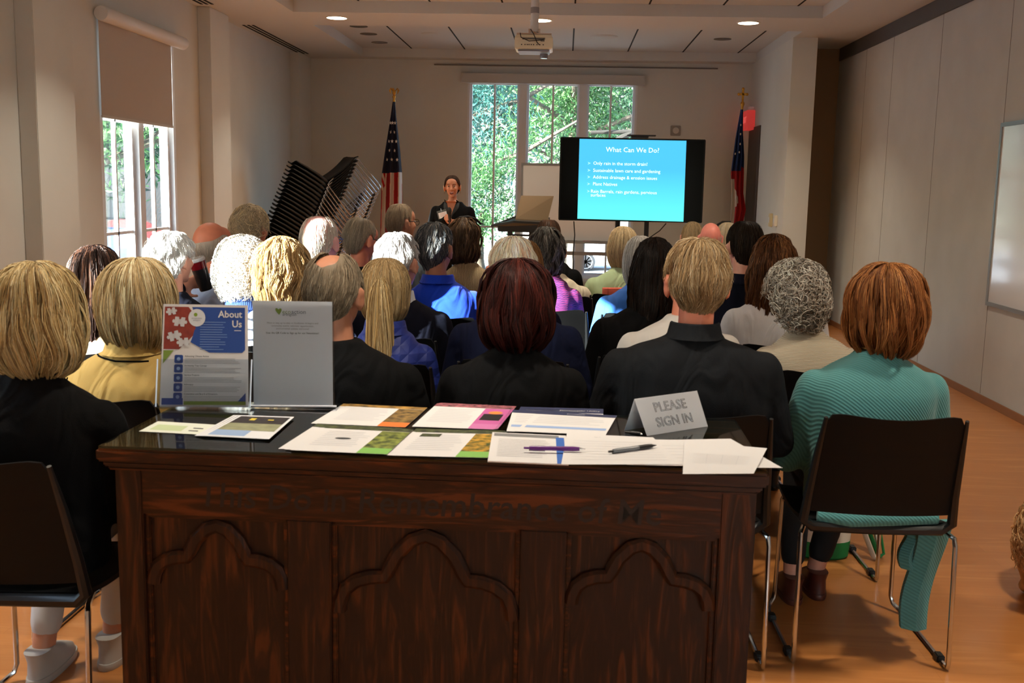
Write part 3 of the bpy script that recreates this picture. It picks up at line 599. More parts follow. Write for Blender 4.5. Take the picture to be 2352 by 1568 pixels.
sheet('form_page', 'white form with faint pencil grid overhanging the right front corner', 'paper', [(1568, 1088), (1731, 1087), (1762, 1029), (1572, 1012)], TG+.0098, M_PAPER, 'sign-in papers', [('faint_table', M_INKL, both(lines(.12, .85, .3, .62, 7, 0, 35, .1), rect(.5, .3, .505, .62), rect(.3, .3, .305, .62), rect(.7, .3, .705, .62)))])
sheet('postcard', 'pale green postcard at the left end of the table, lower of the pair', 'card', [(319, 990), (468, 998), (497, 975), (363, 967)], TG+.001, mat('card_pale', (226, 232, 220), .6), 'postcards', [('print', flat('print_palegreen', (196, 212, 170)), rect(.1, .2, .6, .7)), ('small_print', M_INKD, both(rect(.7, .25, .85, .33), rect(.72, .5, .88, .58)))])
for k in range(3):
    sheet('brochure', ['bottom brochure of the dark-covered stack by the acrylic holder', 'middle brochure of the dark-covered stack by the acrylic holder', 'top brochure with dark olive cover picture at the table left'][k], 'brochure', shift([(463, 1001), (618, 1009), (676, 958), (552, 954)], -8*(2-k), -1), TG+.0025+.0012*k, M_PAPER2, 'dark brochures',
        [('cover_picture', mat('cover_dark', (52, 46, 46), .5, var=.4, vscale=40), rect(.05, .62, .95, .95)), ('cover_fade', mat('cover_olive', (150, 152, 120), .5, var=.2, vscale=30), rect(.05, .3, .95, .62)), ('cover_blue', flat('cover_blue', (150, 176, 216)), rect(.05, .06, .6, .3)), ('cover_mark', flat('cover_yellow', (214, 190, 60)), lambda q, m: (q.rect(m, .3, .76, .4, .86, .0006), q.rect(m, .62, .78, .72, .82, .0006)))])
# table tent
q1 = Quad(atZ(1486, 1001, TG), atZ(1626, 979, TG), atZ(1601, 897, TG+.094), atZ(1457, 916, TG+.094))
bk = atZ(1434, 988, TG); bk2 = bk+(q1.c[1]-q1.c[0])
q2 = Quad(bk2, bk, q1.c[3], q1.c[2])
m = MB(); q1.slab(m, .0006); q2.slab(m, .0006); tt = m.obj('table_tent_sign', M_PAPER2, smooth=False); tag(tt, 'folded white paper tent sign with pencilled words PLEASE SIGN IN', 'sign')
m = MB(); q1.text(m, 'PLEASE', .5, .70, .036, .0006, outline=.018); q1.text(m, 'SIGN IN', .5, .30, .036, .0006, outline=.018); m.obj('pencil_lettering', mat('pencil', (160, 158, 162), .8), tt)
# pens
def pen(label, a, b, z, body, grip, tip, r=.0052, clip=True):
    A = atZ(*a, z+r); B = atZ(*b, z+r); t = thing('pen', label, 'pen', A); d = B-A; L_ = d.length; Mx = d.to_track_quat('Z', 'Y').to_matrix().to_4x4()
    m = MB(); m.lathe([(.001, .012), (r*.9, .013), (r, .02), (r, L_*.62), (.001, L_*.62)], 14, Mx); m.obj('barrel', body, t)
    m = MB(); m.lathe([(.001, L_*.62), (r*1.06, L_*.62), (r*1.08, L_*.8), (r*.85, L_*.9), (.001, L_*.9)], 14, Mx); m.obj('grip', grip, t)
    m = MB(); m.lathe([(.001, L_*.9), (r*.7, L_*.9), (.0008, L_*.99), (.0005, L_)], 12, Mx); m.obj('tip', tip, t)
    m = MB(); m.lathe([(.001, 0), (r*.5, 0), (r*.5, .012), (.001, .012)], 10, Mx); m.obj('push_button', grip, t)
    if clip: m = MB(); m.box(-.0018, .0018, r*.9, r*1.3, .012, .05, M=Mx @ Matrix.Rotation(R(200), 4, 'Z')); m.obj('clip', tip, t)
    return t
M_SILV = mat('silver_metal', (200, 198, 200), .2, metal=1)
pen('purple ballpoint with silver tip lying across the blue stripe', (1203, 1028), (1345, 1031), TG+.0105, mat('pen_purple', (96, 24, 120), .3), mat('pen_purple', (96, 24, 120), .3), M_SILV)
pen('black ballpoint with clear grey middle on the sign-in sheet', (1398, 1037), (1508, 1022), TG+.009, mat('pen_smoke', (110, 114, 120), .2), mat('pen_black', (20, 20, 22), .4), mat('pen_black', (20, 20, 22), .4))
pen('short black pen half tucked under the paper tent sign', (1436, 992), (1476, 997), TG+.001, mat('pen_black', (20, 20, 22), .4), mat('pen_black', (20, 20, 22), .4), M_SILV, clip=False)

# ---- upright signs in acrylic holders
def holder(label, q, lipx=.0):
    t = thing('sign_holder', label, 'sign holder', q.c[0]); off = Vector(q.c[0]); Q = Quad(*[c-off for c in q.c])
    e = (Q.c[1]-Q.c[0]).normalized(); up = (Q.c[3]-Q.c[0]).normalized()
    B = Quad(Q.c[0]-e*.004-Q.nrm*.002, Q.c[1]+e*.004-Q.nrm*.002, Q.c[2]+e*.004-Q.nrm*.002, Q.c[3]-e*.004-Q.nrm*.002)
    m = MB(); B.slab(m, .002); m.obj('back_plate', M_ACR, t, smooth=False)
    return t, Q, e, up
s1 = Quad(atY(367, 933, 2.745), atY(571, 934, 2.757), atY(570, 701, 2.812), atY(376, 698, 2.80))
s2 = Quad(atY(583, 933, 2.79), atY(765, 934, 2.80), atY(763, 693, 2.855), atY(580, 690, 2.845))
for q in (s1, s2):
    dz = (TG+.004)-min(q.c[0].z, q.c[1].z)
    for c in q.c[:2]: c.z += dz if abs(dz) < .03 else 0
    q.nrm = (q.c[1]-q.c[0]).cross(q.c[3]-q.c[0]).normalized(); q.h = (q.c[3]-q.c[0]).length
h1, Q, e, up = holder('clear acrylic pocket holding the blue About Us poster', s1)
m = MB(); F_ = Quad(Q.c[0]-e*.006+Q.nrm*.012, Q.c[1]+e*.006+Q.nrm*.012, Q.c[1]+e*.006+up*.13+Q.nrm*.012, Q.c[0]-e*.006+up*.13+Q.nrm*.012); F_.slab(m, .0015); m.obj('front_pocket', M_ACR, h1, smooth=False)
for s_ in (0, 1):
    c = Q.c[0]-e*.007 if s_ == 0 else Q.c[1]+e*.007
    m = MB(); m.tube([c+Q.nrm*.012, c+Q.nrm*.012+up*.13], .0022, 8); m.obj('pocket_edge', mat('acrylic_edge', (225, 230, 245), .08, spec=.8), h1)
m = MB(); m.box(-.008, Q.w+.008, -.012, .07, -.004, -.0005, .0012, M=Matrix.Rotation(math.atan2(e.y, e.x), 4, 'Z')); m.obj('foot', M_ACR, h1)
m = MB(); m.tube([Q.c[0]-e*.006+Q.nrm*.012, Q.c[1]+e*.006+Q.nrm*.012], .0035, 10); m.obj('bottom_bend', M_ACR, h1)
h2, Q, e, up = holder('slant-back acrylic stand holding the white newsletter sign', s2)
m = MB(); F_ = Quad(Q.c[0]-e*.006+Q.nrm*.004, Q.c[1]+e*.006+Q.nrm*.004, Q.c[2]+e*.003+Q.nrm*.004, Q.c[3]-e*.003+Q.nrm*.004); F_.slab(m, .0012); m.obj('front_plate', M_ACR, h2, smooth=False)
m = MB(); m.box(-.012, Q.w+.014, -.03, .06, -.004, -.0005, .0012, M=Matrix.Rotation(math.atan2(e.y, e.x), 4, 'Z')); m.obj('foot', M_ACR, h2)
m = MB(); m.tube([Q.c[0]-e*.01+Q.nrm*.004, Q.c[1]+e*.01+Q.nrm*.004], .0032, 10); m.obj('bottom_bend', mat('acrylic_edge', (225, 230, 245), .08, spec=.8), h2)
# poster 1
q = s1; q.c = [c+q.nrm*.002 for c in q.c]; m = MB(); q.slab(m, .0006); p1 = m.obj('poster', M_PAPER, smooth=False); tag(p1, 'blue and white About Us poster with a puzzle piece picture', 'poster')
def part(name, mt, fn, par):
    mm = MB(); fn(mm); return mm.obj(name, mt, par, smooth=False)
BL = flat('poster_blue', (32, 72, 150)); GR = flat('poster_green', (124, 150, 62))
part('blue_field', BL, lambda m: q.poly(m, [(.34, .975), (.965, .975), (.965, .56), (.93, .53), (.55, .53), (.33, .63), (.36, .7), (.40, .85)][::-1], .0004), p1)
part('puzzle_picture', mat('puzzle_red', (128, 40, 40), .6, var=.5, vscale=14, c2=(170, 66, 50)), lambda m: q.poly(m, [(.02, .975), (.30, .975), (.37, .9), (.39, .72), (.2, .56), (.02, .56)][::-1], .0004), p1)
def piece(m, u, v, s, a):
    pts = []
    for k in range(4):
        for du, dv in ((-1, -1), (-.25, -1), (-.4, -1.3 if k % 2 else -.7), (0, -1.5 if k % 2 else -.5), (.4, -1.3 if k % 2 else -.7), (.25, -1)):
            x = du; y = dv; t_ = a+k*PI/2; pts.append((u+s*(x*math.cos(t_)-y*math.sin(t_)), v+s*.75*(x*math.sin(t_)+y*math.cos(t_))))
    n = len(pts); m.add([q.p(u, v, .0008)]+[q.p(x, y, .0008) for x, y in pts], [(0, 1+i, 1+(i+1) % n) for i in range(n)])
part('puzzle_piece', flat('puzzle_white', (206, 206, 210)), lambda m: (piece(m, .1, .93, .045, .2), piece(m, .2, .83, .06, -.1), piece(m, .14, .69, .06, .3), piece(m, .25, .63, .055, .1)), p1)
part('round_badge', flat('badge_white', (214, 218, 224)), lambda m: q.disc(m, .4, .87, .1, .001), p1)
part('badge_heart', flat('heart_green', (120, 150, 40)), lambda m: q.disc(m, .385, .9, .022, .0012, n=10), p1)
part('badge_lettering', flat('badge_grey', (110, 120, 140)), lambda m: (q.text(m, 'ecoaction', .40, .865, .0075, .0014), q.text(m, 'arlington', .40, .845, .0058, .0014)), p1)
part('title_lettering', M_PAPER, lambda m: (q.text(m, 'About', .93, .905, .0265, .001, 'RIGHT', bold=.02), q.text(m, 'Us', .93, .81, .0265, .001, 'RIGHT', bold=.02), q.rect(m, .84, .745, .92, .752, .001)), p1)
part('mission_text', flat('poster_paleblue', (120, 150, 205)), lambda m: lines(.44, .76, .55, .84, 12, .3, 3, .25)(Quad(*[c+q.nrm*.0004 for c in q.c]), m), p1)
part('green_corner', GR, lambda m: (q.poly(m, [(.02, .55), (.02, .42), (.14, .55)], .0004), q.rect(m, .27, .02, .97, .055, .0004)), p1)
part('blue_corner', BL, lambda m: (q.rect(m, .02, .02, .26, .085, .0005), q.poly(m, [(.88, .055), (.97, .055), (.97, .14)], .0005)), p1)
heads = ['Advancing Climate Action', 'Increasing Tree Canopy', 'Service Projects', 'Advocacy', 'Committee and Board of Directors']
for k, hd in enumerate(heads):
    v = .46-.092*k
    part('section_icon', BL, lambda m: (q.rect(m, .15, v-.03, .25, v+.04, .0004), q.rect(m, .16, v-.036, .24, v+.046, .0004)), p1)
    part('icon_symbol', flat('icon_pale', (140, 168, 214)), lambda m: q.disc(m, .2, v+.005, .022, .0008, n=8), p1)
    part('section_heading', M_INKD, lambda m: q.text(m, hd, .27, v+.033, .0064, .0007, 'LEFT', bold=.012), p1)
    part('section_text', M_INK, lambda m: lines(.27, .93, v-.04, v+.018, 4, .15, k, .3)(q, m), p1)
# poster 2, the square code left out
q = s2; q.c = [c+q.nrm*.001 for c in q.c]; m = MB(); q.slab(m, .0006); p2 = m.obj('poster', mat('poster_offwhite', (236, 236, 238), .6), smooth=False); tag(p2, 'plain white newsletter sign with a green leaf heart logo', 'poster')
part('leaf_heart_logo', flat('heart_green', (120, 150, 40)), lambda m: q.poly(m, [(.30, .895), (.285, .915), (.29, .93), (.31, .932), (.325, .918), (.345, .93), (.365, .925), (.365, .905), (.335, .868)][::-1], .0006), p2)
part('logo_lettering', flat('logo_green', (120, 146, 60)), lambda m: q.text(m, 'eco', .372, .897, .0165, .0008, 'LEFT'), p2)
part('logo_lettering', flat('logo_slate', (84, 94, 112)), lambda m: (q.text(m, 'action', .487, .897, .0165, .0008, 'LEFT'), q.text(m, 'arlington', .375, .872, .011, .0008, 'LEFT')), p2)
part('message_text', flat('text_grey', (112, 112, 116)), lambda m: [q.text(m, s_, .5, .79-.027*i, .0066, .0008) for i, s_ in enumerate(('Want to stay up-to-date on EcoAction Arlington and', 'community events, volunteer opportunities,', 'environmental updates and more?'))], p2)
part('message_text', M_INKD, lambda m: q.text(m, 'Scan the QR Code to Sign up for our Newsletter!', .5, .695, .0072, .0008, bold=.012), p2)

# ------------------------------------------------------------------ stacking chairs
M_POLY = mat('black_poly_shell', (15, 15, 16), .5, bump=.06, bscale=300, spec=.18)
M_FRAME = mat('black_frame_plastic', (17, 18, 20), .45)
M_CHROME = mat('chrome_rod', (205, 208, 212), .16, metal=1)
def make_chair():
    t = thing('stacking_chair', None, 'chair')
    def seatf(u, v):
        x = (u-.5)*.44; y = -.19+v*.43; return (x, y, .455-.022*math.sin(PI*v)+.012*(2*u-1)**2-(.02 if v > .93 else 0)*(v-.93)/.07)
    def thick(fn, nu, nv, d):
        m = MB(); V = [fn(i/(nu-1), j/(nv-1)) for j in range(nv) for i in range(nu)]; m.add(V, [(j*nu+i, j*nu+i+1, (j+1)*nu+i+1, (j+1)*nu+i) for j in range(nv-1) for i in range(nu-1)])
        V2 = [tuple(np.array(p)+d) for p in V]; m.add(V2, [((j+1)*nu+i, (j+1)*nu+i+1, j*nu+i+1, j*nu+i) for j in range(nv-1) for i in range(nu-1)])
        bd = [i for i in range(nu)]+[j*nu+nu-1 for j in range(1, nv)]+[(nv-1)*nu+i for i in range(nu-2, -1, -1)]+[j*nu for j in range(nv-2, 0, -1)]; n = len(bd); K = nu*nv
        m.f += [(bd[k], bd[k]+K, bd[(k+1) % n]+K, bd[(k+1) % n]) for k in range(n)]; m.mi += [0]*n; return m
    thick(seatf, 15, 13, np.array((0, 0, -.014))).obj('seat', M_POLY, t)
    def backf(u, v):
        s = 2*u-1; w = .212-.012*v; zt = .84-.018*(1-s*s)-.012*abs(s)**8; z = .50+v*(zt-.50); y = -.215-.105*v**1.2-.03*(1-s*s)
        if .2 < v < .62: y -= .003*max(0, math.sin(v*95))
        return (s*w*(1-.06*max(0, v-.93)/.07), y, z)
    thick(backf, 17, 31, np.array((0, -.009, 0))).obj('backrest', M_POLY, t)
    m = MB()
    m.tube([(-.206, -.325, .82), (-.214, -.28, .7), (-.222, -.235, .56), (-.228, -.215, .47), (-.2, -.205, .445), (0, -.205, .44), (.2, -.205, .445), (.228, -.215, .47), (.222, -.235, .56), (.214, -.28, .7), (.206, -.325, .82)], [.006, .011, .014, .016, .017, .016, .017, .016, .014, .011, .006], 8)
    m.obj('back_frame', M_FRAME, t)
    for s in (-1, 1):
        m = MB(); P = [(s*.2, -.12, .432), (s*.225, -.2, .432), (s*.236, -.225, .425), (s*.238, -.232, .40), (s*.24, -.25, .03), (s*.24, -.245, .012), (s*.24, -.22, .0085), (s*.238, .16, .0085), (s*.232, .195, .012), (s*.212, .225, .03), (s*.205, .232, .055), (s*.2, .225, .4), (s*.195, .21, .428), (s*.19, .1, .432)]
        m.tube(P, .0078, 8); m.obj('leg_frame', M_CHROME, t)
        for y in (-.17, .1): m = MB(); m.box(s*.24-.013, s*.24+.013, y-.02, y+.02, 0, .024, .004); m.obj('glide', M_BLACK, t)
    m = MB(); m.tube([(-.2, .215, .405), (-.17, .2, .4), (0, .19, .396), (.17, .2, .4), (.2, .215, .405)], .0075, 8); m.obj('cross_bar', M_CHROME, t)
    return t
CHAIR = make_chair(); _used = [False]
def chair(label, x, y, rz=0, group='audience chairs'):
    if _used[0]: c = copy_tree(CHAIR)
    else: c = CHAIR; _used[0] = True
    c.location = (x, y, 0); c.rotation_euler = (0, 0, rz); tag(c, label, None, group); return c

# ------------------------------------------------------------------ people
DG = bpy.context.evaluated_depsgraph_get
def remesh(mb, name, mats, parent, voxel=.009, smooth=4, fac=.5):
    me = mb.mesh(name, mats); o = bpy.data.objects.new(name, me); COL.objects.link(o)
    r = o.modifiers.new('r', 'REMESH'); r.mode = 'VOXEL'; r.voxel_size = voxel; r.use_smooth_shade = True
    s = o.modifiers.new('s', 'SMOOTH'); s.factor = fac; s.iterations = smooth
    dg = DG(); m2 = bpy.data.meshes.new_from_object(o.evaluated_get(dg)); o.modifiers.clear(); o.data = m2; bpy.data.meshes.remove(me)
    m2.name = name; m2.polygons.foreach_set('use_smooth', [True]*len(m2.polygons)); m2.update()
    if not m2.materials: m2.materials.append(mats if not isinstance(mats, list) else mats[0])
    if parent: o.parent = parent
    return o
def head_geo(m, Mh, s=1.0, female=False):
    def E(c, r): m.ell(Mh @ Vector([k*s for k in c]), [k*s for k in r], 18, 12, Mh.to_3x3())
    E((0, -.012, .022), (.073, .09, .09)); E((0, .03, -.02), (.06, .062, .085)); E((0, .045, -.068), (.040 if not female else .036, .04, .04)); E((0, .074, -.092), (.02, .018, .016))
    E((0, .055, .045), (.056, .036, .045)); E((.03, .072, -.018), (.024, .018, .02)); E((-.03, .072, -.018), (.024, .018, .02)); E((0, .078, -.055), (.026, .016, .018))
    E((0, .082, .031), (.045, .012, .010))
    m.cap(Mh @ Vector((0, .088*s, .02*s)), Mh @ Vector((0, .106*s, -.026*s)), .008*s, .0125*s); E((.011, .094, -.03), (.009, .01, .007)); E((-.011, .094, -.03), (.009, .01, .007))
    E((0, .09, -.052), (.021, .010, .006)); E((0, .088, -.063), (.018, .010, .007))
    for sx in (-1, 1):
        Me = Matrix.Rotation(sx*R(-28), 3, 'Z') @ Matrix.Rotation(R(8), 3, 'X')
        m.ell(Mh @ Vector((sx*.082*s, -.010*s, -.012*s)), (.0095*s, .020*s, .034*s), 14, 9, Mh.to_3x3() @ Me)
        m.ell(Mh @ Vector((sx*.085*s, -.016*s, .008*s)), (.0085*s, .018*s, .019*s), 12, 8, Mh.to_3x3() @ Me)
def hand_geo(m, w, d, nrm, side, curl=.5, s=1.0):
    """palm, four fingers of different lengths with two bends, and a thumb from the side of the palm"""
    w = Vector(w); d = Vector(d).normalized(); nrm = Vector(nrm); nrm = (nrm-d*nrm.dot(d)).normalized(); b = d.cross(nrm)*side
    Mr = Matrix((b, d, nrm)).transposed(); m.ell(w+d*.045*s, (.040*s, .052*s, .016*s), 14, 9, Mr); m.cap(w-d*.01, w+d*.03*s, .024*s, .026*s)
    for k, (o, L_) in enumerate(((-.030, .07), (-.010, .08), (.010, .075), (.029, .06))):
        p = w+d*.085*s+b*o*s; dd = d.copy(); r = .0088*s; a = 0
        for j, q in enumerate((.45, .32, .25)):
            a += curl*(.75 if j == 0 else .95); dv = d*math.cos(a)+nrm*math.sin(a); p2 = p+dv*L_*q*s; m.cap(p, p2, r, r*.92, 9); p = p2; r *= .92
    p = w+d*.03*s-b*.033*s; dv = (d*.6-b*.65+nrm*.45).normalized(); p2 = p+dv*.035*s; m.cap(p, p2, .012*s, .0105*s, 9); dv = (d*.85-b*.1+nrm*.6*curl).normalized(); m.cap(p2, p2+dv*.03*s, .0105*s, .009*s, 9)
M_EYE = mat('eye_white', (196, 186, 178), .3); M_IRIS = mat('eye_iris', (60, 42, 30), .2); M_LIP = mat('lips', (170, 86, 78), .5)
_eye = []
def eyes(parent, Mh, s):
    if not _eye:
        m = MB(); m.ell((0, 0, 0), (.0105, .0085, .0066), 14, 10); a = m.mesh('eye', M_EYE); m = MB(); m.ell((0, .0048, 0), (.0062, .0045, .0062), 12, 8); _eye.extend([a, m.mesh('iris', M_IRIS)])
    for sx in (-1, 1):
        o = bpy.data.objects.new('eye', _eye[0]); COL.objects.link(o); o.parent = parent; o.matrix_local = Mh @ Matrix.Translation((sx*.030*s, .0835*s, .010*s)) @ Matrix.Scale(s, 4)
        i = bpy.data.objects.new('iris', _eye[1]); COL.objects.link(i); i.parent = o
def skin_mat(c): return mat('skin_%d_%d_%d' % tuple(c), c, .5, bump=.04, bscale=150, var=.06, vscale=25)

# ---- hair: strands flowing from the crown down a profile, over a thin under-layer
def smooth_profile(pts, n=80):
    P = np.array(pts, float); 
    for _ in range(3):
        Q = [P[0]]
        for a, b in zip(P[:-1], P[1:]): Q += [a*.75+b*.25, a*.25+b*.75]
        Q.append(P[-1]); P = np.array(Q)
    d = np.r_[0, np.cumsum(np.linalg.norm(np.diff(P*np.array([.1, 1.]), axis=0), axis=1))]; d /= d[-1]
    t = np.linspace(0, 1, n); return np.stack([np.interp(t, d, P[:, 0]), np.interp(t, d, P[:, 1])], 1)
VM = {'short': [(0, 1), (46, .98), (62, .90), (74, .72), (82, .54), (102, .50), (107, .62), (113, .54), (128, .42), (180, .33)],
      'bob': [(0, 1), (90, 1), (108, .96), (122, .62), (145, .40), (180, .33)],
      'long': [(0, 1), (80, 1), (100, .9), (118, .7), (130, .42), (150, .30), (180, .24)],
      'ring': [(0, 1), (46, .98), (62, .90), (74, .72), (82, .55), (100, .52), (105, .60), (112, .50), (180, .45)]}
def hair(parent, Mh, rx, ry, prof, vm, cols, n=1600, r=.0011, seg=9, seed=0, wave=0, wfreq=3, clump=.5, K=60, lift=.006, curl=None, vmin=None, jit=.05, rough=.42, part=None, name='hair', shell=True, yoff=-.012, sweep=0, slen=None, fz=.0018):
    if not curl: n = int(n*(2.0 if slen else 1.5)); r = r*(.62 if slen else .72); K = int(K*1.8)
    rg = np.random.RandomState(seed); P = smooth_profile(prof); np_ = len(P)
    vmt = np.array(VM[vm] if isinstance(vm, str) else vm, float)
    vmx = lambda a: np.interp(np.abs(np.degrees(a)), vmt[:, 0], vmt[:, 1])
    if vmin is not None: vt = np.array(vmin, float); vmn = lambda a: np.interp(np.abs(np.degrees(a)), vt[:, 0], vt[:, 1])
    else: vmn = lambda a: a*0
    def pos(a, v, off=0):
        vv = np.clip(v, 0, 1)*(np_-1); i = np.minimum(vv.astype(int), np_-2); f = vv-i
        rho = P[i, 0]*(1-f)+P[i+1, 0]*f; z = P[i, 1]*(1-f)+P[i+1, 1]*f
        dr = (P[i+1, 0]-P[i, 0])*rx; dz = (P[i+1, 1]-P[i, 1]); L_ = np.sqrt(dr*dr+dz*dz)+1e-9; nr, nz = -dz/L_, dr/L_
        fr = np.where(np.cos(a) < 0, .93, 1.0)
        x = (rx*rho+off*nr)*np.sin(a); y = -(ry*rho*fr+off*nr)*np.cos(a)+yoff; z = z+off*nz
        nn = np.stack([nr*np.sin(a), -nr*np.cos(a), nz], -1); return np.stack([x, y, z], -1), nn
    cols = [np.minimum(np.array(lin(c))*1.25+.004, .95) for c in cols]; wts = np.array([1.0/(k+1.3) for k in range(len(cols))]); wts /= wts.sum()
    a0 = rg.uniform(-PI, PI, n); ca = rg.uniform(-PI, PI, K); ci = np.argmin(np.abs(((a0[:, None]+rg.normal(size=(n, 1))*.05-ca[None, :]+PI) % (2*PI))-PI), 1)
    coff = rg.rand(K); ccol = rg.choice(len(cols), K, p=wts); scol = np.where(rg.rand(n) < .35, ccol[ci], rg.choice(len(cols), n, p=wts))
    lo = vmn(a0); hi = vmx(a0)*(1+rg.normal(size=n)*jit*.6-.01); hi = np.minimum(np.maximum(hi, lo+.06), 1.0)
    t = np.linspace(0, 1, seg)
    if curl:
        Rr, turns, ln = curl; v0 = lo+(hi-lo)*rg.rand(n)**.8; v = v0[:, None]+(t[None, :]-.2)*ln; v = np.clip(v, lo[:, None]*.98, 1); a = a0[:, None]+(t[None, :]-.5)*rg.normal(size=(n, 1))*.25
        off = lift*rg.uniform(.0, 1.2, (n, 1))
        p, nn = pos(a, v, off); ph = rg.uniform(0, 2*PI, (n, 1)); th = 2*PI*turns*t[None, :]*np.where(rg.rand(n, 1) < .5, 1, -1)+ph
        e1 = np.stack([np.cos(a), np.sin(a), a*0], -1); e2 = np.cross(nn, e1); R_ = Rr*rg.uniform(.6, 1.2, (n, 1, 1))
        p = p+e1*R_*np.cos(th)[..., None]+e2*R_*np.sin(th)[..., None]+nn*R_*.35*np.sin(th*1.3)[..., None]
    else:
        st = rg.rand(n)**1.1*.72; st[: n//3] *= .15
        v0 = lo+(hi-lo)*st; v = v0[:, None]+(hi-v0)[:, None]*t[None, :]
        if slen:
            v0 = lo+(hi-lo)*rg.rand(n)**.75*.97; ve = np.minimum(v0+slen*rg.uniform(.5, 1.2, n), hi); v = v0[:, None]+(ve-v0)[:, None]*t[None, :]
        da = (((ca[ci]-a0+PI) % (2*PI))-PI)[:, None]; a = a0[:, None]+da*clump*(t[None, :]**1.3)*np.clip(v*1.4, 0, 1)
        a = a+sweep*(1-v)*np.where(part is None, 1, 1)
        if wave: a = a+wave*np.sin(v*wfreq*2*PI+coff[ci][:, None]*6.28)*np.clip(v*1.5, 0, 1)
        if part is not None: a = a+part*np.exp(-v*4)*np.sign(np.sin(a0))[:, None]*.3
        off = lift*(coff[ci][:, None]*.9+rg.rand(n, 1)*.5)*np.clip(v*3+.25, 0, 1)-lift*.5*(t[None, :]**4)
        if wave: off = off+lift*.8*np.sin(v*wfreq*5+coff[ci][:, None]*9)
        if slen: off = off*(.35+.9*t[None, :])*np.clip((1-v)/.4, .12, 1)
        p, nn = pos(a, v, off); e1 = np.stack([np.cos(a), np.sin(a), a*0], -1); ph = rg.uniform(0, 6.28, (4, n, 1)); w_ = rg.uniform(2, 7, (n, 1))
        p = p+fz*(nn*(np.sin(ph[0]+t*w_)*.8)[..., None]+e1*(np.sin(ph[1]+t*w_*1.2)+.4*np.sin(ph[2]+t*14))[..., None])*np.clip(t*2, .1, 1)[None, :, None]
    T = np.gradient(p, axis=1); T /= np.linalg.norm(T, axis=2)[..., None]+1e-9; B = np.cross(T, nn); B /= np.linalg.norm(B, axis=2)[..., None]+1e-9; N2 = np.cross(B, T)
    rr = (r*rg.uniform(.7, 1.4, (n, 1))*(1-.75*t[None, :]**3))[..., None]
    V = np.stack([p+rr*(math.cos(q)*N2+math.sin(q)*B) for q in (PI/2, PI/2+2*PI/3, PI/2+4*PI/3)], 2).reshape(-1, 3)
    base = (np.arange(n)[:, None]*seg+np.arange(seg-1)[None, :])*3
    F = np.concatenate([np.stack([base+k, base+(k+1) % 3, base+3+(k+1) % 3, base+3+k], -1).reshape(-1, 4) for k in range(3)])
    colv = np.repeat(np.array([cols[c] for c in scol])*rg.uniform(.6, 1.3, (n, 1)), seg*3, axis=0)
    if shell:
        na, nv = 56, 26; A = np.linspace(-PI, PI, na, endpoint=False); aa, uu = np.meshgrid(A, np.linspace(0, 1, nv)); vv = vmn(aa)+(vmx(aa)*.985-vmn(aa))*uu
        bump = np.sin(aa*17+seed)*np.sin(vv*9+aa*3)*.0015
        q, _ = pos(aa.ravel(), vv.ravel(), (bump-.002).ravel()); n0 = len(V); V = np.concatenate([V, q])
        g = np.arange(na*nv).reshape(nv, na)+n0; g2 = np.roll(g, -1, 1); F = np.concatenate([F, np.stack([g[:-1], g2[:-1], g2[1:], g[1:]], -1).reshape(-1, 4)])
        q2, _ = pos(aa.ravel(), vv.ravel(), (bump-.009).ravel()); n1 = len(V); V = np.concatenate([V, q2]); h = g-n0+n1; h2 = np.roll(h, -1, 1)
        F = np.concatenate([F, np.stack([h[1:], h2[1:], h2[:-1], h[:-1]], -1).reshape(-1, 4), np.stack([g[-1], g2[-1], h2[-1], h[-1]], -1)])
        c = sum(cc*w for cc, w in zip(cols, wts))*.8; colv = np.concatenate([colv, np.tile(c, (2*na*nv, 1))])
    me = bpy.data.meshes.new(name); me.vertices.add(len(V)); me.vertices.foreach_set('co', V.ravel())
    me.loops.add(len(F)*4); me.loops.foreach_set('vertex_index', F.ravel().astype(np.int32)); me.polygons.add(len(F)); me.polygons.foreach_set('loop_start', np.arange(len(F), dtype=np.int32)*4)
    me.polygons.foreach_set('use_smooth', np.ones(len(F), bool)); me.update(); me.validate()
    at = me.color_attributes.new('Col', 'FLOAT_COLOR', 'POINT'); at.data.foreach_set('color', np.concatenate([np.clip(colv, 0, 1), np.ones((len(colv), 1))], 1).ravel()[:len(me.vertices)*4])
    me.materials.append(mat('hair_%d' % int(rough*100), (128, 128, 128), rough+.08, attr=True, spec=.2)); o = bpy.data.objects.new(name, me); COL.objects.link(o); o.parent = parent; o.matrix_local = Mh; return o
def profile(style, T=.122, L=-.1, flare=1.0):
    return {'short': [(0, T), (.45, T*.96), (.8, T*.70), (.97, T*.25), (.99, .005), (.90, -.035), (.68, -.066), (.52, L)],
            'bob': [(0, T), (.45, T*.96), (.82, T*.66), (1.0, T*.2), (1.04*flare, -.02), (1.02*flare, -.065), (.86*flare, L*.76), (.50, L)],
            'long': [(0, T), (.45, T*.95), (.8, T*.64), (.96, T*.1), (1.0*flare, -.07), (1.0*flare, L*.55), (.94*flare, L*.85), (.8*flare, L)],
            'puff': [(0, T), (.5, T*.93), (.85, T*.62), (1.0, T*.1), (1.03, -.03), (.97, -.075), (.78, L)]}[style]

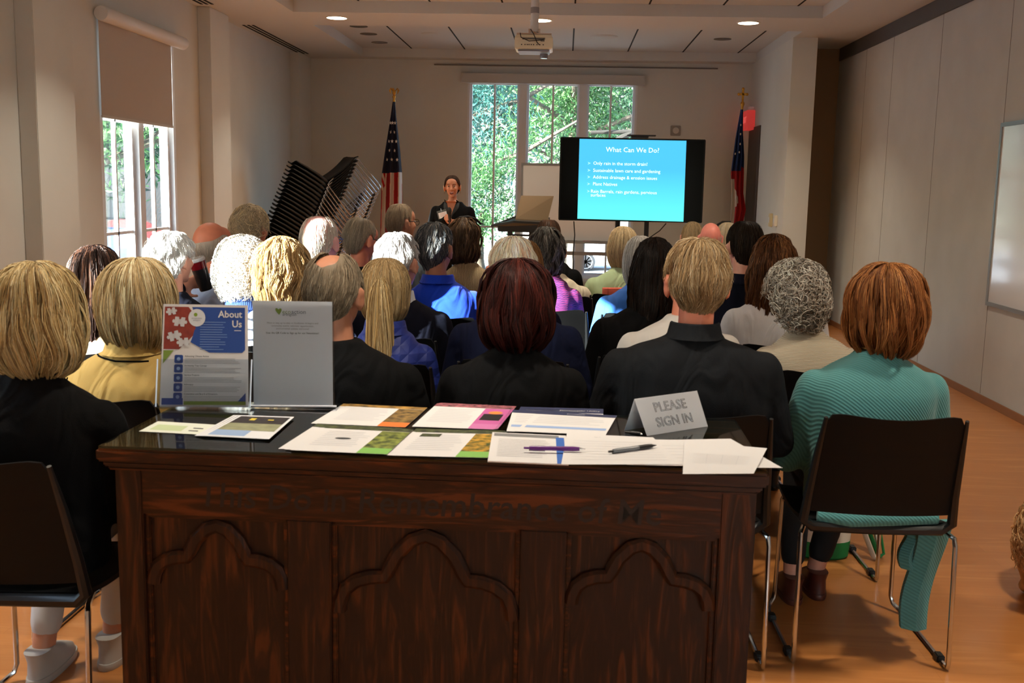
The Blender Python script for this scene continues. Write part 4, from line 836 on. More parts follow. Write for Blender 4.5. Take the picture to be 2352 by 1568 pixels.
SHOE = {}
def shoe_mesh(key, c):
    if key in SHOE: return SHOE[key]
    m = MB(); m.loft([(0, .040, .125, .045), (.012, .042, .13, .045), (.022, .041, .127, .045)]); a = m
    a.loft([(.02, .039, .122, .045), (.045, .038, .112, .038), (.07, .034, .085, .012), (.10, .036, .05, -.03)])
    SHOE[key] = m.mesh('shoe', mat('shoe_'+key, c, .45)); return SHOE[key]
TROU = {}
def person(name_lbl, px, top, Y, rx, style, cols, skin, cloth, sw=.2, bx=None, yaw=0, tilt=0, hk=None, group='seated audience', nh=1500, L=-.088, T=.122, flare=1.0, trouser=(34, 34, 40), shoe=('black', (24, 24, 26)), hs=None, neck=0.0, collar=None, female=False, vox=.010, chairlab=None, ankles=None, seat=True, slope=1.0, crz=0, lean=0.0, garment='top', cvox=.011, glasses=None, armo=None):
    p = atY(px, top, Y); hk = dict(hk or {}); hs = hs or (min(1.15, max(.9, (rx-.006)/.0745)) if style in ('short', 'ring') else .98); hairT = hk.pop('T', T)
    if style in ('short', 'ring'): hairT = .113*hs+(.009 if style == 'short' else .003)
    hz = p.z-hairT*1.0; hx0 = p.x
    x0 = atY(bx, top+120, Y).x if bx is not None else hx0
    y0 = Y-.02; ox = hx0-x0
    t = thing('person', name_lbl, 'person', (x0, y0, 0), 0, group)
    Mh = Matrix.Translation((ox, .02+lean, hz)) @ Matrix.Rotation(R(-yaw), 4, 'Z') @ Matrix.Rotation(R(tilt), 4, 'X')
    zs = hz-.212*(.9+.1*hs); sk = skin_mat(skin); cx = ox*.3
    # body: one continuous skin
    m = MB(); head_geo(m, Mh, hs, female)
    m.cap((ox*.6, -.012, zs+.0), (ox*.95, .0+lean*.8, hz-.06), .056*(.9 if female else 1), .050*hs*(.88 if female else 1))
    m.loft([(zs+.055, .06, .05, -.01, cx), (zs+.02, sw*.5, .06, -.01, cx), (zs-.04, sw*.72, .085, -.01, cx*.7), (zs-.2, sw*.68, .09, 0), (.68, .12, .09, 0), (.5, .14, .1, 0)])
    ank = ankles or [(-.11, .42, .1), (.11, .42, .1)]
    arms = []
    for i, s in enumerate((-1, 1)):
        sh = Vector((s*sw*.80+cx*.6, -.01, zs-.055)); el = Vector((s*(sw+.015), .03, zs-.30)); wr = Vector((s*.10, .26, .60)); hd, hn, hc = (-s*.25, .9, -.15), (0, .1, -1), .45
        if armo and i in armo: el, wr, hd, hn, hc = armo[i]; el = Vector(el); wr = Vector(wr)
        arms.append((sh, el, wr))
        m.cap(sh, el, .045, .036); m.cap(el, wr, .036, .026)
        hand_geo(m, wr, hd, hn, s, hc)
        hp = Vector((s*.085, .02, .53)); kn = Vector((s*.11+(ank[i][0]-s*.11)*.3, .40, .53)); an = Vector(ank[i]); m.cap(hp, kn, .07, .05); m.cap(kn, an, .048, .034); m.cap(an, an+Vector((0, -.01, -.05)), .034, .03); m.cap(an+Vector((0, -.01, -.06)), an+Vector((0, .12, -.075)), .026, .02)
    remesh(m, 'body', sk, t, vox, 3)
    eyes(t, Mh, hs)
    # garment on the upper body
    m = MB(); k = slope
    m.loft([(zs+.078-neck, .066+neck*.5, .066, -.008, ox*.5), (zs+.055-neck*.6, .078+neck*.4, .07, -.01, ox*.45), (zs+.036, .112, .08, -.012, cx), (zs+.014, sw*.66, .092, -.014, cx*.8), (zs-.018*k, sw*.84, .104, -.016, cx*.6), (zs-.06*k, sw*.9, .116, -.018, cx*.4), (zs-.14, sw*.87, .124, -.02), (zs-.26, sw*.82, .125, -.015), (.70, sw*.78, .125, -.012), (.58, sw*.82, .135, -.01), (.47, sw*.82, .14, 0)])
    for sh, el, wr in arms:
        m.cap(sh+Vector((0, 0, .0)), el, .062, .052); m.cap(el, wr+(wr-el)*-.03, .052, .040)
    g = remesh(m, garment, cloth, t, cvox, 7, .6)
    if collar:
        cc, ch, cr = collar; m = MB(); n = 26; V = []
        for ri, (rr, zz) in enumerate(((.062, 0), (.060, ch*.75), (.0635, ch), (.068, ch*.9), (.075, 0), (.082, -.012))):
            for kk in range(n): a = 2*PI*kk/n; V.append((ox*.55+rr*cr*math.cos(a), -.012+rr*cr*1.05*math.sin(a), zs+.058+zz-.022*(math.sin(a) > 0)*math.sin(a)))
        m.add(V, [(i*n+j, i*n+(j+1) % n, (i+1)*n+(j+1) % n, (i+1)*n+j) for i in range(5) for j in range(n)]); m.obj('collar', cc, t)
    # trousers and shoes
    if ankles is None:
        if 'std' not in TROU:
            m = MB(); m.ell((0, -.0, .53), (.17, .15, .085))
            for s in (-1, 1): m.cap((s*.088, .0, .535), (s*.11, .40, .535), .084, .066); m.cap((s*.11, .40, .53), (s*.11, .42, .13), .064, .052)
            o = remesh(m, 'trousers', mat('trouser_base', (34, 34, 40), .85), None, .014, 4); TROU['std'] = o.data; bpy.data.objects.remove(o)
        o = bpy.data.objects.new('trousers', TROU['std']); COL.objects.link(o); o.parent = t; o.material_slots[0].link = 'OBJECT'; o.material_slots[0].material = mat('trouser_%d_%d' % (trouser[0], trouser[2]), trouser, .85)
    else:
        m = MB(); m.ell((0, -.0, .53), (.17, .15, .085))
        for s, an in zip((-1, 1), ank): kx = s*.11+(an[0]-s*.11)*.3; m.cap((s*.088, .0, .535), (kx, .40, .535), .084, .062); a_ = Vector((kx, .40, .53)); b_ = Vector(an); m.cap(a_, a_.lerp(b_, .86), .058, .046)
        remesh(m, 'trousers', mat('trouser_%d_%d' % (trouser[0], trouser[2]), trouser, .85), t, .011, 3)
    for s, an in zip((-1, 1), ank):
        o = bpy.data.objects.new('shoe', shoe_mesh(*shoe)); COL.objects.link(o); o.parent = t; o.location = (an[0], an[1]+.0, an[2]-.1)
    # hair
    if style:
        H = dict(n=nh, seed=int(abs(px))); H.update(hk); st = H.pop('prof', style); vm = H.pop('vm', 'short' if style in ('short',) else ('ring' if style == 'ring' else ('short' if style == 'puff' else style)))
        ryf = max(H.pop('ryf', 1.13), (.09*hs+.008)/rx); pr = H.pop('profile', None) or profile({'ring': 'short'}.get(style, style), hairT, L, flare)
        if style in ('short', 'ring', 'puff') and 'curl' not in H: H.setdefault('slen', .34); H['seg'] = min(H.get('seg', 7), 8)
        hair(t, Mh, rx, rx*ryf, pr, vm, cols, **H)
    if glasses:
        m = MB()
        for s in (-1, 1):
            m.tube([(s*.062*hs, .096*hs, .012), (s*.082*hs, .05*hs, .012), (s*.086*hs, -.005, .012), (s*.084*hs, -.02, -.004)], .0022, 6)
            m.tube([(s*.031*hs+.025*math.cos(a*PI/6), .101*hs, .005+.018*math.sin(a*PI/6)) for a in range(13)], .0018, 6)
        m.tube([(-.008, .106*hs, .01), (.008, .106*hs, .01)], .0018, 6)
        o = m.obj('eyeglasses', glasses, t); o.matrix_local = Mh
    if seat: chair(chairlab or ('black stacking chair under the '+name_lbl.replace('person ', 'person ', 1)), x0, y0+.03, crz)
    return t, g, Mh, zs
def surf_line(par, g, pts, r, mt, name, from_y=-1.0):
    """a thin line of piping laid on a garment, seen from behind: pts are local (x, z)"""
    bv = BVHTree.FromPolygons([v.co for v in g.data.vertices], [p.vertices[:] for p in g.data.polygons]); P = []
    for (x0, z0), (x1, z1) in zip(pts[:-1], pts[1:]):
        n = max(2, int(math.hypot(x1-x0, z1-z0)/.012))
        for i in range(n+1):
            f = i/n; h = bv.ray_cast(Vector((x0+(x1-x0)*f, from_y, z0+(z1-z0)*f)), Vector((0, 1, 0)))
            if h[0] is not None: P.append(h[0]+Vector((0, -r*.3, 0)))
    if len(P) > 2: m = MB(); m.tube(P, r, 6); return m.obj(name, mt, par)

# ------------------------------------------------------------------ fabrics
def suit(name, c): return mat(name, c, .9, bump=.15, bscale=350, var=.08, vscale=5, sheen=0 if sum(c) < 200 else .1, spec=.15 if sum(c) < 200 else .4, folds=.45)
F_BLACK = suit('black_wool', (11, 11, 13)); F_CHAR = suit('charcoal_wool', (27, 29, 33)); F_NAVY = suit('navy_wool', (22, 28, 56)); F_NAVY2 = suit('dark_navy_wool', (17, 19, 34))
F_YEL = suit('yellow_knit', (206, 172, 100)); F_WHITE = suit('white_cotton', (222, 220, 222)); F_LBLUE = suit('light_blue_shirt', (176, 192, 226)); F_CREAM = suit('cream_linen', (218, 204, 178))
F_TEAL = wave_mat('teal_rib_knit', (82, 146, 147), (70, 130, 132), 48, .85, 'DIAGONAL', 0, .35, .4)
F_BEIGE = wave_mat('beige_knit', (204, 190, 166), (186, 170, 146), 60, .9, 'Z', .6, .4, .35)
F_TAN = wave_mat('tan_cable_knit', (176, 152, 112), (150, 128, 92), 34, .9, 'X', 3, .5, .4)
F_STRIPE = wave_mat('striped_knit', (234, 234, 238), (24, 28, 44), 7.5, .85, 'Z', 1.2, .05, .16)
F_BLUE = suit('royal_blue_fleece', (12, 64, 208)); F_BLUE2 = suit('mid_blue_knit', (58, 116, 204)); F_BLUEW = wave_mat('blue_rib_knit', (44, 84, 160), (26, 50, 104), 45, .85, 'X', 0, .4, .4)
F_QUILT = mat('quilted_blue', (26, 46, 130), .55, var=.08, vscale=6)
def quilt():
    N = F_QUILT.node_tree.nodes; L = F_QUILT.node_tree.links; b = N['Principled BSDF']; tc = N.new('ShaderNodeTexCoord'); mp = N.new('ShaderNodeMapping'); mp.inputs['Rotation'].default_value = (0, R(45), 0); mp.inputs['Scale'].default_value = (22, 1, 22)
    ck = N.new('ShaderNodeTexVoronoi'); ck.feature = 'F1'; ck.distance = 'CHEBYCHEV'; ck.inputs['Randomness'].default_value = 0; ck.inputs['Scale'].default_value = 1
    bp = N.new('ShaderNodeBump'); bp.invert = True; bp.inputs['Strength'].default_value = .8; bp.inputs['Distance'].default_value = .012
    L.new(tc.outputs['Object'], mp.inputs[0]); L.new(mp.outputs[0], ck.inputs[0]); L.new(ck.outputs[0], bp.inputs['Height']); L.new(bp.outputs[0], b.inputs['Normal'])
quilt()
def plaid():
    m = mat('tan_check_plaid', (196, 164, 122), .85); N = m.node_tree.nodes; L = m.node_tree.links; b = N['Principled BSDF']; tc = N.new('ShaderNodeTexCoord'); sx = N.new('ShaderNodeSeparateXYZ'); L.new(tc.outputs['Object'], sx.inputs[0])
    prev = None
    def band(ax, period, width, phase, col, prev):
        a = N.new('ShaderNodeMath'); a.operation = 'MULTIPLY_ADD'; a.inputs[1].default_value = 1/period; a.inputs[2].default_value = phase+100; L.new(sx.outputs[ax], a.inputs[0])
        f = N.new('ShaderNodeMath'); f.operation = 'FRACT'; L.new(a.outputs[0], f.inputs[0]); c = N.new('ShaderNodeMath'); c.operation = 'LESS_THAN'; c.inputs[1].default_value = width; L.new(f.outputs[0], c.inputs[0])
        k = N.new('ShaderNodeMath'); k.operation = 'MULTIPLY'; k.inputs[1].default_value = .8; L.new(c.outputs[0], k.inputs[0])
        mx = N.new('ShaderNodeMix'); mx.data_type = 'RGBA'; L.new(k.outputs[0], mx.inputs[0]); mx.inputs[7].default_value = (*lin(col), 1)
        if prev is None: mx.inputs[6].default_value = (*lin((206, 176, 134)), 1)
        else: L.new(prev, mx.inputs[6])
        return mx.outputs[2]
    for ax in (0, 2):
        prev = band(ax, .11, .42, 0, (228, 222, 208), prev)
    for ax in (0, 2):
        prev = band(ax, .11, .09, .0, (34, 34, 40), prev); prev = band(ax, .11, .09, .2, (34, 34, 40), prev); prev = band(ax, .11, .025, .7, (176, 40, 40), prev)
    L.new(prev, b.inputs['Base Color']); return m
F_PLAID = plaid()
def paisley():
    m = mat('purple_floral', (66, 20, 84), .8); N = m.node_tree.nodes; L = m.node_tree.links; b = N['Principled BSDF']; tc = N.new('ShaderNodeTexCoord'); v = N.new('ShaderNodeTexVoronoi'); v.inputs['Scale'].default_value = 26; w = N.new('ShaderNodeTexWave'); w.wave_type = 'RINGS'; w.inputs['Scale'].default_value = 34; w.inputs['Distortion'].default_value = 5
    r = N.new('ShaderNodeValToRGB'); e = r.color_ramp.elements; e[0].color = (*lin((150, 44, 96)), 1); e[0].position = .1; e[1].color = (*lin((58, 18, 76)), 1); e[1].position = .45; n2 = e.new(.3); n2.color = (*lin((104, 50, 140)), 1)
    mx = N.new('ShaderNodeMath'); mx.operation = 'MULTIPLY'; L.new(tc.outputs['Object'], v.inputs[0]); L.new(tc.outputs['Object'], w.inputs[0]); L.new(v.outputs[0], mx.inputs[0]); L.new(w.outputs[0], mx.inputs[1]); L.new(mx.outputs[0], r.inputs[0]); L.new(r.outputs[0], b.inputs['Base Color']); return m
F_PAIS = paisley()
F_GREEN = suit('pale_green_linen', (176, 196, 152)); F_CORAL = suit('coral_knit', (222, 104, 82)); F_SLATE = suit('slate_vest', (112, 128, 142)); F_TWEED = mat('black_white_tweed', (60, 60, 60), .9, var=.9, vscale=90, c2=(190, 190, 186))
F_LGREY = suit('light_grey_jacket', (214, 206, 198))
SK_P = (226, 160, 136); SK_O = (232, 142, 110); SK_M = (198, 134, 104); SK_D = (160, 104, 76)
W_COL = mat('white_collar', (216, 224, 236), .8)

BLON = [(188, 162, 112), (214, 196, 154), (142, 114, 74)]; BLON2 = [(196, 172, 128), (220, 206, 172), (150, 122, 82)]
GREY = [(126, 112, 96), (96, 84, 72), (158, 144, 124)]; WHT = [(226, 220, 212), (240, 238, 234), (196, 186, 172)]
# ---- nearest row
person('person with blond bob in black jacket on the nearest chair at the left end', 86, 612, 2.6, .100, 'bob', BLON, SK_M, F_BLACK, sw=.245, bx=58, nh=4200, L=-.145, T=.128, flare=1.02, female=True, trouser=(196, 192, 190), shoe=('pale_grey_sneaker', (176, 172, 168)), ankles=[(-.14, .30, .1), (.02, .42, .1)], chairlab='black stacking chair nearest the camera at the left edge, beside the carved table', neck=.0,
       hk=dict(wave=.10, wfreq=1.6, clump=.8, K=70, lift=.013, r=.0013, seg=12), vox=.008)
t, g, Mh, zs = person('person with blond bob in yellow jacket with black piping', 318, 600, 3.3, .108, 'bob', BLON2, SK_O, F_YEL, sw=.222, bx=296, nh=4200, L=-.15, T=.126, yaw=14, female=True, hk=dict(wave=.06, wfreq=1.2, clump=.75, K=90, lift=.012, r=.0012, seg=12), chairlab='black stacking chair under the yellow jacket, behind the table', collar=(F_YEL, .03, 1.16))
surf_line(t, g, [(-.09, zs+.045), (.0, zs+.03), (.1, zs+.03)], .0032, F_BLACK, 'piping'); surf_line(t, g, [(-.205, zs-.21), (-.1, zs-.165), (.0, zs-.16), (.2, zs-.17)], .0032, F_BLACK, 'piping'); surf_line(t, g, [(-.165, zs-.03), (-.185, zs-.12), (-.205, zs-.22)], .0028, F_BLACK, 'piping')
person('person with thinning grey-brown hair and bald crown in black jacket', 767, 578, 3.3, .090, 'short', [(136, 120, 100), (110, 98, 82), (166, 150, 128)], SK_M, F_BLACK, sw=.235, bx=806, nh=3600, T=.115, yaw=12, tilt=-6, hk=dict(vmin=[(0, .36), (35, .30), (60, .12), (110, .10), (180, .30)], clump=.6, K=80, lift=.006, r=.001, sweep=.3, wave=.03, slen=.5), vox=.008, chairlab='black stacking chair beneath the balding person in black, behind the flyers')
person('person with dark auburn bob in black top, centre of the nearest row', 1190, 603, 3.35, .107, 'bob', [(54, 20, 17), (80, 30, 22), (32, 12, 11)], SK_M, F_BLACK, sw=.225, bx=1180, nh=4200, L=-.155, T=.125, flare=.97, female=True, yaw=5, hk=dict(wave=.09, wfreq=1.5, clump=.7, K=46, lift=.014, r=.0012, seg=11, rough=.35), chairlab='black stacking chair behind the stormwater flyers, centre of the nearest row')
person('large person with tousled sandy grey hair in charcoal suit jacket', 1606, 550, 3.35, .091, 'short', [(176, 148, 110), (140, 112, 78), (208, 190, 160)], SK_O, F_CHAR, sw=.285, bx=1592, nh=4600, L=-.1, collar=(F_CHAR, .038, 1.16), hk=dict(wave=.14, wfreq=1.6, clump=.5, K=120, lift=.014, r=.0012, sweep=.5, ryf=1.16, slen=.5, fz=.003), vox=.008, chairlab='black stacking chair beneath the charcoal suit, partly behind the tent sign')
t, g, Mh, zs = person('person with auburn bob in ribbed teal cardigan at the right end', 2038, 613, 3.4, .109, 'bob', [(136, 84, 44), (170, 116, 66), (96, 56, 30)], SK_P, F_TEAL, sw=.228, bx=2003, nh=4600, L=-.155, T=.126, flare=.98, female=True, yaw=-8, trouser=(18, 18, 22), shoe=('brown_shoe', (92, 44, 34)), ankles=[(-.13, .34, .1), (-.03, .40, .1)], hk=dict(wave=.09, wfreq=1.4, clump=.75, K=60, lift=.014, r=.0012, seg=12), chairlab='black stacking chair under the teal cardigan, fully visible at the right', cvox=.010)
TEALP = t; TZS = zs
m = MB()
def panel(x0, x1, y, zt, zb, sk, mbx):
    n = 14; V = []
    for i in range(n+1):
        f = i/n; z = zt+(zb-zt)*f; a = x0+sk*f+.012*math.sin(f*6); b = x1+sk*f-.02*f+.01*math.sin(f*5+1)
        for (xx, yy) in ((a, y), ((a+b)/2, y-.022), (b, y), (b, y+.02), ((a+b)/2, y+.006), (a, y+.02)): V.append((xx, yy+.015*math.sin(f*4), z))
    mbx.add(V, [(i*6+j, i*6+(j+1) % 6, (i+1)*6+(j+1) % 6, (i+1)*6+j) for i in range(n) for j in range(6)]+[tuple(range(5, -1, -1)), tuple(n*6+j for j in range(6))])
panel(.192, .246, -.05, .74, .36, .02, m); m.obj('cardigan_side', F_TEAL, t)
m = MB(); panel(.15, .25, -.12, .46, .10, -.03, m); m.obj('cardigan_hem', F_TEAL, t)
m = MB(); panel(.125, .19, -.09, .44, .29, -.01, m); m.obj('cardigan_hem', F_TEAL, t)
m = MB(); m.tube([(-.18, -.16, .475), (-.08, -.175, .47), (.05, -.17, .475), (.19, -.16, .48)], [.02, .026, .024, .02], 10); m.obj('cardigan_fold', F_TEAL, t)
m = MB(); m.tube([(.06*math.cos(a*PI/8)+.01, .062*math.sin(a*PI/8)-.012, zs+.083) for a in range(17)], .003, 6); m.obj('necklace', mat('brass_beads', (120, 92, 50), .4, metal=.6), t)
# ---- second row
person('person with dark brown long hair in tan check coat, sunlit on the crown', 221, 567, 4.1, .098, 'long', [(58, 40, 36), (40, 28, 26), (104, 70, 54)], SK_M, F_PLAID, sw=.19, L=-.30, T=.125, flare=1.16, yaw=0, female=True, nh=2600, hk=dict(clump=.8, K=50, lift=.010, r=.0014, wave=.05, wfreq=1.4, rough=.3), chairlab='black stacking chair under the tan check coat')
person('person at the left picture edge, only the dark side of the head showing', -52, 583, 4.25, .09, 'short', GREY, SK_M, F_NAVY, sw=.2, nh=900, seat=True, chairlab='black stacking chair hidden at the left edge behind the nearest blond person')
person('person with curly white hair in ribbed blue cardigan, above the acrylic signs', 561, 548, 4.4, .108, 'puff', WHT, SK_P, F_BLUEW, sw=.2, T=.125, L=-.125, yaw=18, female=True, nh=2600, hk=dict(curl=(.009, 1.1, .12), lift=.016, r=.0012, seg=9), collar=(F_BLUEW, .045, 1.1), chairlab='black stacking chair under the curly white-haired person')
person('person with sunlit blond hair in white and navy striped knit', 650, 548, 4.3, .102, 'bob', [(176, 140, 92), (212, 186, 140), (120, 92, 60)], SK_P, F_STRIPE, sw=.2, L=-.17, T=.125, yaw=24, female=True, nh=2400, bx=640, hk=dict(clump=.8, K=44, lift=.011, wave=.08, r=.0013), chairlab='black stacking chair under the striped knit')
t, g, Mh, zs = person('person with long blond ponytail in quilted blue jacket', 885, 593, 4.05, .098, 'bob', [(166, 136, 94), (196, 172, 132), (126, 104, 76)], SK_M, F_QUILT, sw=.172, bx=893, L=-.135, T=.122, flare=.9, female=True, nh=2400, hk=dict(clump=.5, K=60, lift=.006, r=.0012), collar=(F_QUILT, .04, 1.15), chairlab='black stacking chair under the quilted blue jacket')
hair(t, Mh, .040, .030, [(.2, .055), (.7, .03), (.95, -.04), (1.05, -.12), (1.15, -.2), (1.35, -.28), (1.6, -.34), (1.2, -.36)], [(0, 1), (180, 1)], [(186, 154, 104), (214, 190, 146), (140, 112, 76)], n=900, r=.0013, seed=5, clump=.5, K=20, lift=.006, wave=.12, wfreq=1.2, name='ponytail', yoff=-.115)
person('person with sunlit white hair in dark navy suit, left of the blue fleece', 915, 535, 4.7, .090, 'short', [(206, 202, 202), (168, 164, 166), (236, 236, 238)], SK_P, F_NAVY2, sw=.235, yaw=22, bx=917, nh=2200, hk=dict(clump=.6, K=40, lift=.010, wave=.06), collar=(W_COL, .04, 1.08), L=-.1, chairlab='black stacking chair under the white-haired person in dark navy')
person('person with combed cream-white hair in navy suit behind the auburn bob', 1178, 543, 4.2, .093, 'short', [(236, 214, 190), (246, 236, 226), (204, 160, 132)], SK_O, F_NAVY, sw=.262, bx=1190, yaw=-10, nh=3200, hk=dict(clump=.8, K=46, lift=.008, wave=.03, r=.0012), L=-.11, chairlab='black stacking chair under the cream-haired person in navy')
person('person in pale grey jacket mostly hidden behind the large charcoal suit', 1583, 566, 4.15, .086, 'short', GREY, SK_O, F_LGREY, sw=.23, bx=1560, yaw=-15, nh=900, chairlab='black stacking chair under the pale grey jacket')
person('person with long straight black hair in black top', 1507, 548, 4.4, .090, 'long', [(30, 22, 19), (46, 32, 25), (18, 13, 12)], SK_M, F_BLACK, sw=.225, bx=1488, L=-.33, T=.125, flare=1.08, female=True, yaw=10, nh=2600, hk=dict(clump=.75, K=40, lift=.008, rough=.28, r=.0013, wave=.03), chairlab='black stacking chair under the black-haired person')
person('person with tight grey curls in beige knit sweater', 1830, 603, 4.15, .113, 'puff', [(176, 166, 154), (120, 110, 98), (212, 206, 196)], SK_O, F_BEIGE, sw=.21, bx=1872, T=.122, L=-.13, yaw=-16, female=True, nh=2300, hk=dict(curl=(.012, 1.0, .09), lift=.016, r=.0017, seg=10), chairlab='black stacking chair under the beige knit sweater')
person('person with glossy brown shoulder-length hair in white top', 1780, 540, 4.8, .100, 'long', [(104, 64, 36), (72, 42, 24), (150, 104, 64)], SK_P, F_WHITE, sw=.222, bx=1782, L=-.27, T=.125, flare=1.12, female=True, nh=2600, hk=dict(clump=.75, K=46, lift=.009, wave=.05, rough=.3, r=.0013), chairlab='black stacking chair under the white top')
# ---- third row and beyond
t, g, Mh, zs = person('person with fluffy white hair in black suit holding a dark tumbler', 394, 533, 4.5, .094, 'puff', [(232, 232, 234), (244, 244, 246), (206, 200, 198)], SK_P, F_NAVY2, sw=.215, bx=396, yaw=24, L=-.10, nh=2400, armo={0: ((-.25, .16, .84), (-.05, .235, .985), (.45, .85, .25), (1, -.1, 0), .75)}, hk=dict(clump=.4, K=90, lift=.012, wave=.08, r=.0012), chairlab='black stacking chair under the fluffy white-haired person')
person('person with shiny bald crown and glasses in light blue shirt', 487, 508, 5.0, .082, 'ring', [(190, 174, 158), (214, 200, 186)], SK_O, F_LBLUE, sw=.2, bx=498, yaw=30, T=.112, nh=1200, L=-.105, hk=dict(vmin=[(0, .55), (60, .5), (100, .4), (180, .44)], lift=.002, r=.0008), glasses=M_BLACK, collar=(F_LBLUE, .03, 1.05), vox=.008, chairlab='black stacking chair under the light blue shirt')
person('person with wiry grey-brown curls next to the chair stack', 576, 475, 5.5, .092, 'puff', [(196, 176, 146), (218, 196, 158), (164, 148, 126)], SK_O, F_CHAR, sw=.2, yaw=22, nh=1600, L=-.11, hk=dict(curl=(.008, .9, .14), lift=.014, r=.0012), chairlab='black stacking chair under the wiry curly-haired person')
person('person with thin white hair over a pink scalp in dark jacket', 735, 493, 5.0, .089, 'ring', [(226, 214, 202), (200, 188, 172)], (240, 176, 170), F_CHAR, sw=.2, yaw=16, T=.118, nh=1300, L=-.115, hk=dict(vmin=[(0, .22), (60, .18), (120, .1), (180, .3)], lift=.003, r=.0009, shell=False, clump=.4), collar=(W_COL, .032, 1.05), glasses=mat('blue_frame', (30, 60, 150), .4), vox=.008, chairlab='black stacking chair under the pink-scalped person')
person('person with thin grey hair and glasses looking down in black jacket', 828, 498, 5.6, .083, 'short', [(164, 150, 132), (188, 170, 146), (132, 122, 112)], SK_O, F_BLACK, sw=.2, yaw=34, tilt=-14, T=.118, bx=822, nh=1500, hk=dict(vmin=[(0, .15), (180, .2)], lift=.005), glasses=M_BLACK, chairlab='black stacking chair under the person looking down')
person('person with short grey-brown hair in slate vest in front of the striped flag', 922, 468, 6.4, .077, 'short', [(162, 140, 114), (136, 120, 104), (184, 164, 138)], SK_M, F_SLATE, sw=.21, bx=905, yaw=46, T=.112, nh=1300, hk=dict(lift=.006, r=.001), glasses=M_BLACK, collar=(mat('dark_collar', (52, 56, 62), .8), .03, 1.06), chairlab='black stacking chair under the slate vest')
person('person with slicked grey and black hair in royal blue fleece', 1000, 511, 5.45, .092, 'short', [(104, 106, 110), (60, 64, 70), (176, 168, 160)], SK_M, F_BLUE, sw=.215, bx=1018, yaw=22, L=-.11, nh=2200, slope=1.5, hk=dict(clump=.85, K=34, lift=.010, wave=.05, sweep=.4, r=.0013), collar=(F_BLUE, .032, 1.2), chairlab='black stacking chair under the royal blue fleece')
t, g, Mh, zs = person('person with layered brown hair in tan cable sweater below the presenter', 1068, 503, 6.2, .088, 'bob', [(84, 62, 44), (120, 92, 64), (56, 40, 30)], SK_M, F_TAN, sw=.2, bx=1077, yaw=14, L=-.15, T=.12, female=True, nh=1500, hk=dict(clump=.8, K=30, lift=.012, wave=.05, r=.0014), chairlab='black stacking chair behind the tan cable sweater')
m = MB(); m.tube([(-.03, -.02, .128), (.02, .0, .135), (.06, .03, .12), (.08, .06, .09)], .007, 8); o = m.obj('sunglasses', M_BLACK, t); o.matrix_local = Mh
person('person with short dark brown hair in black jacket before the lectern', 1260, 502, 7.0, .080, 'short', [(56, 38, 26), (92, 56, 34), (36, 26, 20)], SK_D, F_BLACK, sw=.185, bx=1268, yaw=-8, T=.115, nh=1100, hk=dict(vmin=[(0, .1), (180, .2)], lift=.005), chairlab='black stacking chair under the dark-haired person before the lectern')
person('person with wavy grey-black hair in purple floral blouse', 1256, 525, 5.9, .092, 'bob', [(92, 86, 80), (140, 134, 126), (56, 52, 50)], SK_M, F_PAIS, sw=.165, bx=1262, L=-.15, T=.122, flare=.95, female=True, nh=1800, hk=dict(clump=.85, K=30, lift=.012, wave=.10, r=.0014), chairlab='black stacking chair under the purple floral blouse')
person('person glimpsed as a strip of light brown hair behind the cream-white head', 1204, 551, 5.0, .088, 'bob', [(164, 120, 76), (132, 94, 58)], SK_M, F_NAVY, sw=.16, L=-.12, nh=800, female=True, chairlab='black stacking chair hidden behind the cream-haired person')
person('person in loose cream jacket right of the purple floral blouse', 1268, 532, 6.6, .083, 'short', WHT, SK_P, F_CREAM, sw=.2, bx=1282, nh=800, T=.112, hk=dict(lift=.006), chairlab='black stacking chair under the cream jacket')
person('person with smooth ash-blond bob in pale green blouse', 1432, 520, 6.8, .092, 'bob', [(188, 164, 126), (206, 186, 150), (156, 134, 102)], SK_P, F_GREEN, sw=.225, bx=1428, L=-.16, T=.122, flare=1.03, female=True, nh=1600, slope=1.4, hk=dict(clump=.5, K=40, lift=.007), chairlab='black stacking chair behind the pale green blouse')
person('person with straight white bob in mid-blue top', 1472, 542, 5.8, .086, 'bob', [(206, 200, 194), (228, 226, 222), (166, 160, 152)], SK_P, F_BLUE2, sw=.215, bx=1466, L=-.165, T=.122, yaw=8, female=True, nh=1600, hk=dict(clump=.6, K=40, lift=.008), chairlab='black stacking chair behind the mid-blue top')
person('person with short dark hair in dark navy suit near the alcove wall', 1711, 508, 5.2, .086, 'short', [(42, 33, 27), (60, 46, 36), (30, 24, 20)], SK_P, F_NAVY2, sw=.215, bx=1712, yaw=-16, nh=2000, L=-.09, hk=dict(lift=.009, clump=.5), collar=(F_NAVY2, .035, 1.15), chairlab='black stacking chair under the dark-haired person in dark navy')
person('person with long pale blond hair, farthest row left of the bald head', 1591, 509, 8.0, .082, 'long', [(200, 176, 136), (172, 148, 112)], SK_P, F_LGREY, sw=.18, L=-.22, T=.118, female=True, nh=900, hk=dict(lift=.006), chairlab='black stacking chair in the farthest row under the pale blond person')
person('person with bare pink scalp in the farthest row at right', 1633, 510, 7.5, .079, 'ring', [(190, 170, 156)], (236, 140, 124), F_LBLUE, sw=.2, T=.1, nh=500, hk=dict(vmin=[(0, .55), (180, .5)], lift=.001, r=.0007, shell=False), vox=.008, chairlab='black stacking chair in the farthest row under the bald person')
t, g, Mh, zs = person('person with grey-blond hair and dark sunglasses pushed up, farthest row', 1672, 511, 7.8, .082, 'bob', [(206, 186, 150), (186, 176, 162)], SK_P, F_CHAR, sw=.18, L=-.14, T=.118, female=True, nh=900, chairlab='black stacking chair in the farthest row under the person with sunglasses')
